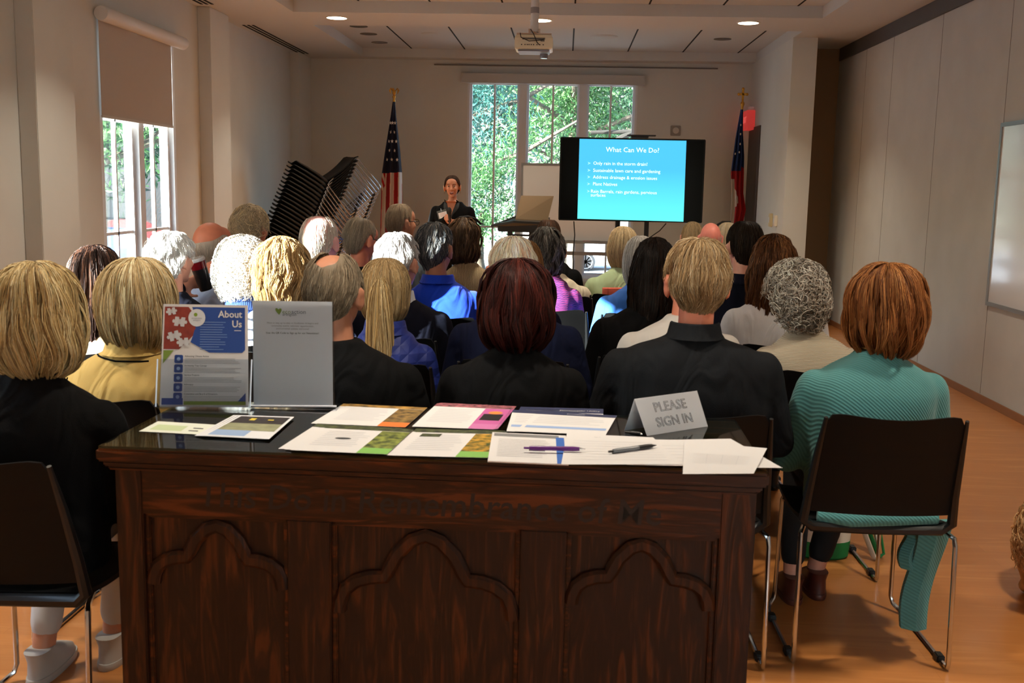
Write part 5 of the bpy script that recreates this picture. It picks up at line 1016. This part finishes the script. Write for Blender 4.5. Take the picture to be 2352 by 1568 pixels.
m = MB(); m.tube([(-.085, -.01, .06), (-.07, .03, .10), (-.03, .06, .12), (.03, .06, .12)], .009, 8); o = m.obj('sunglasses', M_BLACK, t); o.matrix_local = Mh

# tumbler held by the white-haired person
tc_ = atY(461, 626, 4.79); t = thing('tumbler', 'black and dark red lidded tumbler held up by the fluffy white-haired person', 'cup', tc_); t.rotation_euler = (R(10), R(-14), 0)
m = MB(); m.lathe([(.001, -.085), (.028, -.085), (.030, -.08), (.036, .02), (.001, .02)], 24); m.obj('cup_body', mat('tumbler_black', (22, 20, 22), .3, coat=.5), t)
m = MB(); m.lathe([(.036, .02), (.0395, .055), (.001, .055)], 24, caps=False); m.obj('red_band', mat('tumbler_red', (120, 16, 26), .25, coat=.5), t)
m = MB(); m.lathe([(.0395, .055), (.042, .057), (.042, .066), (.037, .072), (.001, .072)], 24, caps=False); m.obj('lid', mat('tumbler_lid', (200, 206, 214), .15, coat=1), t)

# ------------------------------------------------------------------ presenter
P0 = atY(1040, 403, 10.8); pr = thing('person', 'presenter in black blazer speaking into a handheld microphone', 'person', (P0.x, 10.8, 0), R(176), 'presenter')
del pr['group']
HZ = P0.z-.118; ZS = HZ-.192; SKP = skin_mat((196, 130, 100)); Mh = Matrix.Translation((0, .025, HZ)) @ Matrix.Rotation(R(5), 4, 'Z') @ Matrix.Rotation(R(3), 4, 'Y')
m = MB(); head_geo(m, Mh, .97, True); m.cap((0, -.01, ZS), (0, .0, HZ-.05), .047, .044)
m.loft([(ZS+.06, .05, .045, -.01), (ZS+.02, .09, .06, -.01), (ZS-.04, .13, .08, -.005), (ZS-.2, .12, .09, 0), (.95, .1, .08, 0), (.8, .13, .09, 0)])
arms = [(Vector((.175, -.01, ZS-.055)), Vector((.245, -.01, ZS-.29)), Vector((.042, .115, ZS-.125)), (-.15, .95, .15), (-1, 0, .1), 1), (Vector((-.175, -.01, ZS-.055)), Vector((-.245, -.01, ZS-.29)), Vector((-.062, .115, ZS-.175)), (.15, .95, .15), (1, 0, .1), -1)]
for sh, el, wr, d, nn, s in arms: m.cap(sh, el, .04, .032); m.cap(el, wr, .032, .024); hand_geo(m, wr, d, nn, s, 1.15, .92)
for s in (-1, 1): m.cap((s*.08, 0, .82), (s*.085, .01, .45), .07, .045); m.cap((s*.085, .01, .45), (s*.085, -.01, .1), .045, .03); m.cap((s*.085, -.01, .08), (s*.085, .12, .03), .028, .02)
remesh(m, 'body', SKP, pr, .0062, 2); eyes(pr, Mh, .97)
m = MB(); m.ell((0, .0955, -.0535), (.025, .006, .0055), 16, 8); m.ell((0, .0945, -.068), (.022, .006, .0065), 16, 8); o = m.obj('lips', M_LIP, pr); o.matrix_local = Mh
m = MB(); m.ell((0, .0985, -.0605), (.019, .004, .0055), 14, 8); o = m.obj('mouth', mat('mouth_dark', (70, 24, 24), .6), pr); o.matrix_local = Mh
m = MB(); m.ell((0, .0995, -.0585), (.014, .003, .0025), 14, 8); o = m.obj('teeth', mat('teeth_white', (214, 206, 196), .3), pr); o.matrix_local = Mh
m = MB()
for s in (-1, 1): m.tube([(s*.016, .0925, .026), (s*.03, .0925, .031), (s*.046, .084, .026)], [.002, .0028, .0016], 6)
o = m.obj('eyebrow', mat('brow_dark', (54, 36, 26), .8), pr); o.matrix_local = Mh
m = MB(); m.loft([(ZS+.045, .098, .07, -.018), (ZS+.02, .115, .082, -.015), (ZS-.018, .165, .096, -.012), (ZS-.06, .185, .106, -.01), (ZS-.14, .178, .118, -.002), (ZS-.25, .142, .108, 0), (.98, .13, .10, 0), (.86, .165, .115, 0), (.76, .172, .12, 0)])
for sh, el, wr, d, nn, s in arms: m.cap(sh, el, .056, .046); m.cap(el, wr+(el-wr)*.06, .046, .034)
jk = remesh(m, 'jacket', F_BLACK, pr, .009, 6, .6)
bv = BVHTree.FromPolygons([v.co for v in jk.data.vertices], [p.vertices[:] for p in jk.data.polygons])
def front(x, z, off=.004):
    h = bv.ray_cast(Vector((x, 1, z)), Vector((0, -1, 0))); return (h[0]+Vector((0, off, 0))) if h[0] is not None else Vector((x, .12, z))
# open neckline: skin-coloured V laid over the chest, then lapels
m = MB(); rows = []
for i in range(9):
    f = i/8; z = ZS+.05-.15*f; w = .052*(1-f)+.002
    rows.append([front(w*u, z, .006) for u in (-1, -.5, 0, .5, 1)])
m.add([p for r in rows for p in r], [(i*5+j, i*5+j+1, (i+1)*5+j+1, (i+1)*5+j) for i in range(8) for j in range(4)]); m.obj('neckline', SKP, pr)
for s in (-1, 1):
    m = MB(); V = []
    for i in range(10):
        f = i/9; z = ZS+.065-.19*f; a = s*(.055*(1-f)+.001); b = s*(.055*(1-f)+.012+.034*math.sin(PI*min(1, f*1.25))); V += [front(a, z, .011), front((a+b)/2, z, .014), front(b, z, .008)]
    m.add(V, [(i*3+j, i*3+j+1, (i+1)*3+j+1, (i+1)*3+j) for i in range(9) for j in range(2)]); m.obj('lapel', mat('lapel_black', (24, 24, 26), .7), pr)
m = MB(); m.ell((0, 0, .84), (.165, .115, .1))
for s in (-1, 1): m.cap((s*.08, 0, .8), (s*.088, .01, .45), .09, .07); m.cap((s*.088, .01, .45), (s*.088, -.01, .12), .07, .06)
remesh(m, 'trousers', F_BLACK, pr, .012, 4)
for s in (-1, 1): o = bpy.data.objects.new('shoe', shoe_mesh('black', (24, 24, 26))); COL.objects.link(o); o.parent = pr; o.location = (s*.088, -.005, 0)
hair(pr, Mh, .084, .100, profile('short', .121, -.08), [(0, 1), (50, .95), (75, .78), (95, .66), (115, .56), (140, .42), (180, .36)], [(58, 38, 28), (82, 56, 40), (40, 26, 20)], n=1500, r=.0009, clump=.2, lift=.002, seed=4)
hair(pr, Mh, .022, .02, [(.1, .04), (1, .02), (1.1, -.05), (1, -.1), (.3, -.15)], [(0, 1), (180, 1)], [(58, 38, 28), (40, 26, 20)], n=260, r=.0011, clump=.4, lift=.002, seed=6, name='ponytail', yoff=-.09)
for s in (-1, 1):
    m = MB(); m.tube([(s*.083, -.0, -.035), (s*.086, .0, -.05), (s*.083, .004, -.068), (s*.080, .0, -.05)], .0014, 6); o = m.obj('earring', mat('gold', (212, 160, 60), .25, metal=1), pr); o.matrix_local = Mh
bd = thing('name_badge', 'white name badge in a clear holder pinned to the black blazer', 'badge', (0, 0, 0)); bc = pr.matrix_basis @ front(.085, ZS-.085, .012)
bd.location = bc; bd.rotation_euler = (R(-6), R(-16), R(-4))
m = MB(); m.box(-.05, .05, -.001, .001, -.04, .045, .0008); m.obj('holder', mat('badge_holder', (96, 100, 100), .2), bd)
m = MB(); m.box(-.038, .048, -.003, -.0012, -.036, .022); m.obj('card', M_PAPER, bd)
m = MB(); 
for k in range(3): m.box(-.02, .032, -.0036, -.0031, -.018+.013*k, -.015+.013*k)
m.obj('printed_name', mat('pale_red_print', (214, 130, 120), .7), bd)
m = MB(); m.box(-.006, .004, -.004, .002, .03, .062, .002); m.obj('clip', M_SILV, bd)
mic = thing('microphone', 'black handheld microphone held in both hands by the presenter', 'microphone', pr.matrix_basis @ Vector((-.012, .205, ZS-.14))); mic.rotation_euler = (R(14), R(-3), 0)
m = MB(); m.lathe([(.001, -.13), (.011, -.13), (.0125, -.1), (.0155, .06), (.001, .06)], 18); m.obj('handle', M_BLACK, mic)
m = MB(); m.lathe([(.0155, .06), (.021, .07), (.0255, .09), (.0255, .105), (.02, .125), (.01, .134), (.001, .135)], 20, caps=False); m.obj('mesh_head', mat('mic_mesh', (40, 42, 44), .5, metal=.5, bump=.6, bscale=500), mic)
m = MB(); m.box(-.003, .003, -.0165, -.012, -.045, -.03, .001); m.obj('switch', M_SILV, mic)

# ------------------------------------------------------------------ television and slide
tv = thing('television', 'large black flat television showing a blue slide on a wheeled stand', 'television', (.641, 10.42, 1.562), R(1.5))
m = MB(); m.box(-.708, .708, .0, .05, -.405, .405, .006); m.box(-.35, .35, .05, .09, -.25, .25, .01); m.obj('bezel', mat('tv_black', (6, 6, 8), .35, spec=.2), tv)
m = MB(); m.box(-.692, .692, -.002, .001, -.39, .392); m.obj('screen_glass', mat('tv_screen', (3, 4, 9), .2, spec=.08), tv)
Mi = tv.matrix_basis.inverted()
sq = Quad(*[(lambda p: Vector((p.x, -.004, p.z)))(Mi @ atY(px, py, 10.42)) for px, py in ((1326, 502), (1570, 509), (1577, 323), (1331, 319))])
M_SL = mat('slide_cyan', (90, 212, 255), .5); 
def slide():
    N = M_SL.node_tree.nodes; L = M_SL.node_tree.links; b = N['Principled BSDF']; tc = N.new('ShaderNodeTexCoord'); sx = N.new('ShaderNodeSeparateXYZ'); mr = N.new('ShaderNodeMapRange'); mr.inputs[1].default_value = -.38; mr.inputs[2].default_value = .1
    r = N.new('ShaderNodeValToRGB'); r.color_ramp.elements[0].color = (*lin((104, 252, 255)), 1); r.color_ramp.elements[1].color = (*lin((78, 200, 255)), 1)
    L.new(tc.outputs['Object'], sx.inputs[0]); L.new(sx.outputs[2], mr.inputs[0]); L.new(mr.outputs[0], r.inputs[0]); L.new(r.outputs[0], b.inputs['Emission Color']); b.inputs['Emission Strength'].default_value = .86; b.inputs['Base Color'].default_value = (0, 0, 0, 1)
slide()
m = MB(); sq.slab(m, .0008); sd_ = m.obj('slide', M_SL, tv, smooth=False)
M_ST = mat('slide_letters', (232, 250, 255), .5, emit=1.1)
m = MB(); sq.text(m, 'What Can We Do?', .5, .872, .066, .002); m.obj('title_lettering', M_ST, sd_, smooth=False)
for s_, v in (('Only rain in the storm drain!', .70), ('Sustainable lawn care and gardening', .612), ('Address drainage & erosion issues', .528), ('Plant Natives', .442), ('Rain Barrels, rain gardens, pervious', .350), ('surfaces', .303)):
    m = MB(); q_ = .135 if not (s_.startswith('Rain') or s_ == 'surfaces') else .118
    sq.text(m, s_, q_, v, .0455, .002, 'LEFT'); m.obj('bullet_lettering', M_ST, sd_, smooth=False)
m = MB()
for v in (.70, .612, .528, .442, .350): sq.poly(m, [(.082, v+.018), (.112, v), (.082, v-.018), (.092, v)][::-1], .002)
m.obj('bullet_arrow', mat('slide_arrow', (160, 238, 255), .5, emit=.85), sd_, smooth=False)
m = MB(); m.box(.02-.13+.09, .15, -.01, .05, .408, .432, .004); m.box(-.11+.05, .22, -.035, .03, .425, .437, .004); m.obj('camera_bar', M_BLACK, tv)
st = thing('television_stand', 'black two-post wheeled stand beneath the television', 'stand', (.641, 10.52, 0), R(1.5))
for s in (-.115, .17):
    m = MB(); m.box(s-.022, s+.022, -.02, .02, .1, 1.5, .003); m.obj('post', M_BLACK, st)
m = MB(); m.box(-.16, .2, -.03, .03, .5, .56, .004); m.obj('cross_member', M_BLACK, st)
for s in (-.4, .45):
    m = MB(); m.box(s-.03, s+.03, -.35, .3, .06, .1, .006); m.obj('foot', M_BLACK, st)
    for y in (-.3, .25): m = MB(); m.lathe([(.001, -.012), (.03, -.012), (.03, .012), (.001, .012)], 16, Matrix.Translation((s, y, .03)) @ Matrix.Rotation(PI/2, 4, 'Y')); m.obj('caster', M_BLACK, st)
m = MB(); m.box(-.42, .48, -.03, .03, .08, .12, .004); m.obj('base_bar', M_BLACK, st)
m = MB(); m.tube([atY(1318, 508, 10.5), atY(1320, 540, 10.5), atY(1316, 590, 10.5), atY(1317, 600, 10.5), Vector((.1, 10.5, .02))], .006, 6); o = m.obj('cable', M_BLACK); tag(o, 'black cable hanging straight down below the television left side', 'cable')
m = MB(); m.tube([atY(1530, 513, 10.5), atY(1515, 530, 10.55), atY(1490, 547, 10.55), atY(1470, 556, 10.55)], .005, 6); o = m.obj('cable', M_BLACK); tag(o, 'thin black cable sagging diagonally to the stand post', 'cable')

# ---- rolling whiteboard
wb = thing('rolling_whiteboard', 'freestanding white board half hidden behind the television and lectern', 'whiteboard', (0, 11.6, 0))
m = MB(); m.box(-.475, .55, -.008, .008, .90, 1.715); m.obj('board', mat('board_white', (206, 204, 204), .4), wb)
m = MB(); casing(m, 'X', -.495, .57, .88, 1.735, -.014, .014, .022); m.obj('board_frame', mat('aluminium', (150, 148, 148), .4, metal=.8), wb)
m = MB(); m.box(-.05, .5, -.07, -.01, .872, .888, .003); m.box(-.05, .5, -.075, -.068, .872, .9, .002); m.obj('pen_tray', mat('aluminium', (150, 148, 148), .4, metal=.8), wb)
for x, c in ((.03, (30, 30, 34)), (.2, (150, 30, 60)), (.28, (30, 60, 150))):
    m = MB(); m.tube([(x, 11.55, .895), (x+.11, 11.55, .895)], .008, 8); o = m.obj('marker', mat('marker_%d' % c[0], c, .4)); tag(o, {30: 'black', 150: 'dark red'}.get(c[0], 'blue')+' marker on the whiteboard tray beneath the television'+(' beside the red one' if c[2] == 150 and c[0] == 30 else ''), 'marker')
for x in (-.47, .54):
    m = MB(); m.box(x-.02, x+.02, -.02, .02, .05, .88, .003); m.obj('leg', mat('aluminium', (150, 148, 148), .4, metal=.8), wb)
    m = MB(); m.box(x-.025, x+.025, -.3, .3, .03, .06, .006); m.obj('foot', M_DGREY, wb)
m = MB(); m.box(-.47, .54, -.012, .012, .74, .78, .003); m.obj('stretcher', mat('aluminium', (150, 148, 148), .4, metal=.8), wb)

# ---- lectern and laptop
lc = thing('lectern', 'black lectern with wide sloping top under the laptop', 'lectern', (-.43, 10.95, 0))
m = MB(); V = [(-.33, -.16, 1.085), (-.10, -.2, 1.13), (.27, -.2, 1.12), (.27, .22, 1.16), (-.10, .22, 1.17), (-.27, .2, 1.10)]; V2 = [(x, y, z-.022) for x, y, z in V]
m.add(V+V2, [(0, 1, 2, 3, 4, 5), (11, 10, 9, 8, 7, 6)]+[(k, k+6, (k+1) % 6+6, (k+1) % 6) for k in range(6)]); m.obj('sloping_top', M_BLACK, lc, smooth=False)
m = MB(); m.box(-.262, .26, -.17, .17, 1.015, 1.105, .008); m.obj('body', M_BLACK, lc)
for x in (-.14, .085):
    m = MB(); m.box(x-.026, x+.026, -.05, .05, .05, 1.02, .004); m.obj('post', M_BLACK, lc)
m = MB(); m.box(-.14, .085, -.02, .02, .965, .985); m.obj('cross_bar', M_BLACK, lc)
m = MB(); m.box(-.25, .22, -.2, .2, 0, .05, .01); m.obj('base', M_BLACK, lc)
M_LAP = mat('laptop_champagne', (156, 132, 104), .35, metal=.5)
lp = thing('laptop', 'open champagne-coloured laptop on the lectern, lid seen from behind', 'laptop', (0, 0, 0))
lq = Quad(atY(1184, 502, 10.82), atY(1258, 506, 10.9), atY(1272, 450, 10.99), atY(1197, 449, 10.92))
m = MB(); lq.slab(m, .008); m.obj('lid', M_LAP, lp, smooth=False)
m = MB(); lq.disc(m, .5, .45, .045, .0006, n=18); m.obj('lid_logo', mat('logo_shade', (122, 100, 76), .3, metal=.6), lp)
b0, b1 = lq.c[0], lq.c[1]; bk_ = Vector((.02, .24, .018)); m = MB(); dn = Vector((0, 0, -.014)); m.add([b0, b1, b1+bk_, b0+bk_, b0+dn, b1+dn, b1+bk_+dn, b0+bk_+dn], [(0, 1, 2, 3), (7, 6, 5, 4), (0, 4, 5, 1), (1, 5, 6, 2), (2, 6, 7, 3), (3, 7, 4, 0)]); m.obj('keyboard_deck', M_LAP, lp, smooth=False)
# tripod beside the stand
tr = thing('folding_tripod', 'folded black tripod leaning beside the television stand', 'tripod', (.40, 9.4, 0))
m = MB(); m.tube([(.06, 0, .82), (-.02, 0, .45), (-.06, 0, .12)], .012, 8); m.obj('centre_pole', M_BLACK, tr)
for a in (-.16, .02, .14): m = MB(); m.tube([(-.0, 0, .55), (a-.05, -.08 if a else .14, .01)], .010, 8); m.obj('leg', M_BLACK, tr)
m = MB(); m.box(-.055, -.025, -.03, -.0, .38, .41, .004); m.obj('clamp', M_SILV, tr)

# ------------------------------------------------------------------ flags
M_GOLD = mat('polished_gold', (206, 150, 60), .3, metal=.9); M_NAVY = mat('flag_navy', (18, 24, 52), .85, bump=.1, bscale=300); M_RED = mat('flag_red', (168, 24, 30), .85, bump=.1, bscale=300); M_FW = mat('flag_white', (214, 206, 200), .85, bump=.1, bscale=300); M_FB = mat('flag_blue', (16, 44, 92), .85)
def flag(root, name, z1, z0, wfun, cfun, mats, folds=2.5, amp=.03, nu=73, nv=220, yb=0):
    """hanging cloth: u runs across, z downward; wfun(z) -> (x left, x right); cfun(u, z) -> material index"""
    V = []; n = nu
    for j in range(nv):
        f = j/(nv-1); z = z1+(z0-z1)*f; a, b = wfun(z)
        for i in range(nu):
            u = i/(nu-1); ph = folds*2*PI*u+2*f; d = amp*min(1, f*3+.1)
            V.append((a+(b-a)*(u+.02*math.sin(ph*1.0)), yb-d*math.sin(ph)-.04*math.sin(PI*u), z))
    F = []; mi = []
    for j in range(nv-1):
        for i in range(nu-1): F.append((j*nu+i, j*nu+i+1, (j+1)*nu+i+1, (j+1)*nu+i)); z = z1+(z0-z1)*(j+.5)/(nv-1); mi.append(cfun((i+.5)/(nu-1), z))
    V2 = [(x, y+.004, z) for x, y, z in V]; K = len(V); F2 = [tuple(k+K for k in reversed(f)) for f in F]
    m = MB(); m.add(V+V2, F+F2); m.mi = mi+mi; o = m.obj(name, mats, root); return o, V, nu, nv
f1 = thing('american_flag', 'stars and stripes flag hanging on a gold eagle-topped pole', 'flag', (-2.066, 12.6, 0))
m = MB(); m.tube([(0, .03, .04), (0, .03, 2.47)], .013, 12); m.obj('pole', mat('pole_wood', (110, 76, 50), .4), f1)
m = MB(); m.lathe([(.001, 0), (.16, 0), (.16, .02), (.05, .05), (.03, .09), (.001, .09)], 28); m.obj('floor_base', M_GOLD, f1)
m = MB(); m.lathe([(.012, 2.44), (.016, 2.45), (.012, 2.48), (.02, 2.5), (.02, 2.51), (.008, 2.52)], 16); e_ = m.obj('eagle_finial', M_GOLD, f1)
m = MB(); m.ell((0, 0, 2.55), (.022, .02, .035)); m.ell((-.012, -.005, 2.59), (.014, .012, .014))
for s in (-1, 1): m.tube([(s*.012, 0, 2.565), (s*.04, .005, 2.60), (s*.052, .005, 2.575), (s*.04, .005, 2.535)], [.010, .014, .012, .004], 8, flat=.4)
m.obj('eagle', M_GOLD, e_)
def w1f(z):
    return (np.interp(z, [.75, 1.45, 1.6, 1.9, 2.2, 2.44], [-.165, -.15, -.145, -.10, -.052, -.018]), np.interp(z, [.75, 1.6, 1.9, 2.2, 2.44], [.12, .10, .072, .035, .012]))
def c1f(u, z):
    zc = 1.60+.02*u
    if z > zc and u > .0: return 0
    if z > 1.36+.25*u*2 and u < .2: return 1 if math.floor((z+u*.6)*14) % 2 else 2
    return 1 if int((u+.06*(1.6-z))*5.4+.6) % 2 == 0 else 2
fo, V, nu, nv = flag(f1, 'flag_cloth', 2.44, .76, w1f, c1f, [M_NAVY, M_RED, M_FW])
rs = random.Random(2)
for j in range(32, 108, 14):
    for i in range(14+(j//14 % 2)*11, nu-8, 22):
        p = Vector(V[j*nu+i]); w = w1f(p.z)
        if w[1]-w[0] < .075 or p.z < 1.66: continue
        m = MB(); pts = []
        for k in range(10): a = PI/2+2*PI*k/10; r = .024 if k % 2 == 0 else .0098; pts.append((p.x+r*math.cos(a)*.8, p.y-.008, p.z+r*math.sin(a)))
        m.add([(p.x, p.y-.009, p.z)]+pts, [(0, 1+(k+1) % 10, 1+k) for k in range(10)]); m.obj('star', mat('star_white', (222, 220, 222), .8), f1, smooth=False)
f2 = thing('blue_red_flag', 'blue, red and white flag with small white marks, cross-topped pole', 'flag', (2.145, 13.3, 0))
m = MB(); m.tube([(0, .02, .04), (0, .02, 2.5)], .013, 12); m.obj('pole', mat('pole_wood', (110, 76, 50), .4), f2)
m = MB(); m.lathe([(.001, 0), (.13, 0), (.13, .02), (.05, .05), (.03, .09), (.001, .09)], 28); m.obj('floor_base', M_GOLD, f2)
m = MB(); m.lathe([(.012, 2.47), (.014, 2.5), (.024, 2.53), (.024, 2.55), (.012, 2.57), (.012, 2.6)], 16); m.box(-.013, .013, -.006, .006, 2.58, 2.73, .003); m.box(-.05, .05, -.006, .006, 2.64, 2.67, .003)
for c in ((-.05, 2.655), (.05, 2.655), (0, 2.72)): m.ell((c[0], 0, c[1]), (.018, .008, .018))
m.obj('cross_finial', M_GOLD, f2)
def w2f(z): return (np.interp(z, [.8, 1.4, 1.62, 1.7, 2.1, 2.47], [-.09, -.085, -.10, -.105, -.07, -.02]), np.interp(z, [.8, 1.25, 1.45, 1.9, 2.2, 2.47], [.03, .10, .06, .05, .022, .012]))
def c2f(u, z):
    if z > 1.88-.12*u or (z > 1.72 and u < .75): return 0
    if z < 1.6-.35*u and u < .55 and z > 1.22+.2*u: return 2
    if u < .28 and z < 1.62: return 2
    return 1
flag(f2, 'flag_cloth', 2.47, .8, w2f, c2f, [M_FB, M_RED, M_FW], folds=3, amp=.03)
for k, (x, z) in enumerate(((-.02, 2.28), (-.018, 2.17), (-.016, 2.05), (-.022, 1.95), (-.07, 1.93))):
    m = MB(); m.ell((x, -.08, z), (.008, .003, .014)); m.obj('emblem_mark', M_FW, f2)

# ------------------------------------------------------------------ leaning stack of chairs in the corner
V0 = Matrix.Translation((0, .19, -.45)); base = None
Vw = atY(737, 414, 11.5)
for k in range(27):
    c = copy_tree(CHAIR); Mx = Matrix.Translation((Vw.x-.0168*k, 11.62, Vw.z-.0418*k)) @ Matrix.Rotation(R(28), 4, 'Z') @ Matrix.Rotation(R(-40), 4, 'Y') @ Matrix.Rotation(R(-90), 4, 'Z') @ V0
    c.matrix_world = Mx; tag(c, 'black chrome-legged chair, %s the tilted corner stack' % (['topmost of', 'second from the top of', 'third from the top of', 'fourth from the top of', 'fifth from the top of', 'sixth from the top of', 'seventh from the top of', 'eighth from the top of', 'ninth from the top of', 'tenth from the top of', 'eleventh from the top of', 'twelfth from the top of', 'thirteenth from the top of'][k] if k < 13 else ['lowest in', 'second from the bottom of', 'third from the bottom of', 'fourth from the bottom of', 'fifth from the bottom of', 'sixth from the bottom of', 'seventh from the bottom of', 'eighth from the bottom of', 'ninth from the bottom of', 'tenth from the bottom of', 'eleventh from the bottom of', 'twelfth from the bottom of', 'thirteenth from the bottom of', 'middle one of'][26-k]), None, 'chairs nested in the corner stack')
dl = thing('chair_dolly', 'low black wheeled dolly under the tilted corner stack of chairs', 'dolly', (-2.9, 11.62, 0))
m = MB(); m.box(-.35, .75, -.28, .28, .1, .14, .01); m.obj('platform', M_BLACK, dl)
for x, y in ((-.3, -.22), (.7, -.22), (-.3, .22), (.7, .22)): m = MB(); m.lathe([(.001, -.015), (.05, -.015), (.05, .015), (.001, .015)], 18, Matrix.Translation((x, y, .05)) @ Matrix.Rotation(PI/2, 4, 'X')); m.obj('wheel', M_DGREY, dl)

# ------------------------------------------------------------------ things on the floor
tb = thing('tote_bag', 'white canvas tote with green base and pineapple print on the floor', 'bag', (1.10, 4.2, 0), R(8))
M_CANV = mat('canvas_white', (226, 220, 206), .9, bump=.2, bscale=300); M_GRN = mat('bag_green', (22, 128, 66), .7)
m = MB(); m.loft([(.0, .09, .06, 0), (.01, .10, .07, 0), (.07, .105, .075, 0), (.075, .105, .075, 0)]); m.obj('bag_base', M_GRN, tb)
m = MB(); m.loft([(.074, .104, .074, 0), (.15, .11, .07, 0), (.23, .12, .05, 0), (.26, .125, .03, 0)]); m.obj('bag_body', M_CANV, tb)
m = MB(); m.ell((.005, -.0765, .13), (.016, .006, .024), mi=0); m.obj('pineapple_print', mat('pineapple_orange', (216, 160, 60), .7), tb)
m = MB()
for a in (-.6, -.3, 0, .3, .6): m.tube([(.005, -.077, .152), (.005+.016*math.sin(a), -.079, .152+.02*math.cos(a))], [.004, .001], 5)
m.obj('pineapple_leaf', M_GRN, tb)
for dx, mt in ((0, M_CANV), (.022, M_GRN)): m = MB(); m.tube([(.10, -.02, .25), (.12+dx, -.04, .2), (.15+dx, -.06, .1), (.185+dx, -.07, .015), (.215+dx, -.05, .02), (.21+dx, .0, .13), (.17+dx, .03, .24)], .02 if dx == 0 else .016, 8, flat=.35, up=(1, 0, 0)); m.obj('strap', mt, tb)
# curly tan dog at the picture edge
dg = thing('dog', 'curly tan dog at the right picture edge, only an ear and flank showing', 'dog', (1.835, 3.72, 0), R(0)); dg.scale = (1.18, 1.18, 1.18)
M_FUR = mat('tan_fur', (206, 164, 116), .95, bump=1.0, bscale=60, var=.25, vscale=30)
m = MB(); m.ell((.06, .1, .2), (.12, .17, .13)); m.ell((.02, -.06, .24), (.10, .1, .13)); m.ell((0, -.13, .37), (.075, .085, .07)); m.cap((0, -.08, .3), (0, -.12, .36), .07, .06)
m.cap((0, -.18, .35), (0, -.245, .335), .036, .028); m.cap((-.115, -.11, .40), (-.13, -.10, .31), .018, .03); m.cap((.075, -.11, .40), (.10, -.10, .31), .018, .03); m.cap((-.06, -.13, .39), (-.115, -.11, .40), .03, .02)
for s in (-1, 1): m.cap((s*.06, -.1, .2), (s*.075-.02, -.13, .1), .04, .028); m.cap((s*.075-.02, -.13, .1), (s*.075-.02, -.135, .03), .028, .024); m.ell((s*.075-.02, -.16, .02), (.028, .042, .02)); m.cap((.06+s*.08, .18, .15), (.06+s*.11, .06, .06), .065, .04); m.cap((.06+s*.11, .06, .06), (.06+s*.11, .12, .025), .03, .026); m.ell((.06+s*.11, .05, .02), (.028, .05, .02))
m.cap((.06, .25, .14), (.10, .36, .2), .025, .035)
remesh(m, 'body', M_FUR, dg, .008, 3)
hair(dg, Matrix.Translation((.04, .06, .2)), .135, .21, [(0, .13), (.8, .09), (1.02, .02), (.95, -.1)], [(0, 1), (180, 1)], [(206, 164, 116), (226, 190, 146), (160, 116, 76)], n=1300, curl=(.012, 1, .15), lift=.015, r=.0015, name='curly_coat', shell=False, yoff=0, rough=.6)
hair(dg, Matrix.Translation((-.112, -.105, .37)), .028, .03, [(0, .045), (.9, .02), (1.1, -.06), (.5, -.085)], [(0, 1), (180, 1)], [(190, 140, 92), (214, 172, 124), (150, 100, 62)], n=300, curl=(.008, 1, .2), lift=.008, r=.0014, name='ear_fur', shell=False, yoff=0, rough=.6)
m = MB(); m.ell((0, -.277, .345), (.013, .01, .01)); m.obj('nose', M_BLACK, dg)
for s in (-1, 1): m = MB(); m.ell((s*.032, -.203, .385), (.01, .008, .01)); m.obj('eye', mat('dog_eye', (30, 20, 14), .15), dg)
# coral cardigan over a chair back
cg = MB(); cx_ = atY(1433, 640, 6.5); V = []
for j in range(15):
    f = j/14
    for i in range(15):
        u = i/14; x = cx_.x-.13+.26*u; ang = f*PI; y = 6.52-.030*math.cos(ang)+.003*math.sin(u*20); z = .842+.028*math.sin(ang)*(1-.2*abs(u-.6))-max(0, (.25-f))*.5*(.8+.3*math.sin(u*7))-max(0, f-.75)*.7
        V.append((x, y, z))
cg.add(V, [(j*15+i, j*15+i+1, (j+1)*15+i+1, (j+1)*15+i) for j in range(14) for i in range(14)]); o = cg.obj('folded_cardigan', F_CORAL); tag(o, 'coral garment draped over the chair back behind the pale green blouse', 'clothing')
s_ = o.modifiers.new('s', 'SOLIDIFY'); s_.thickness = .006
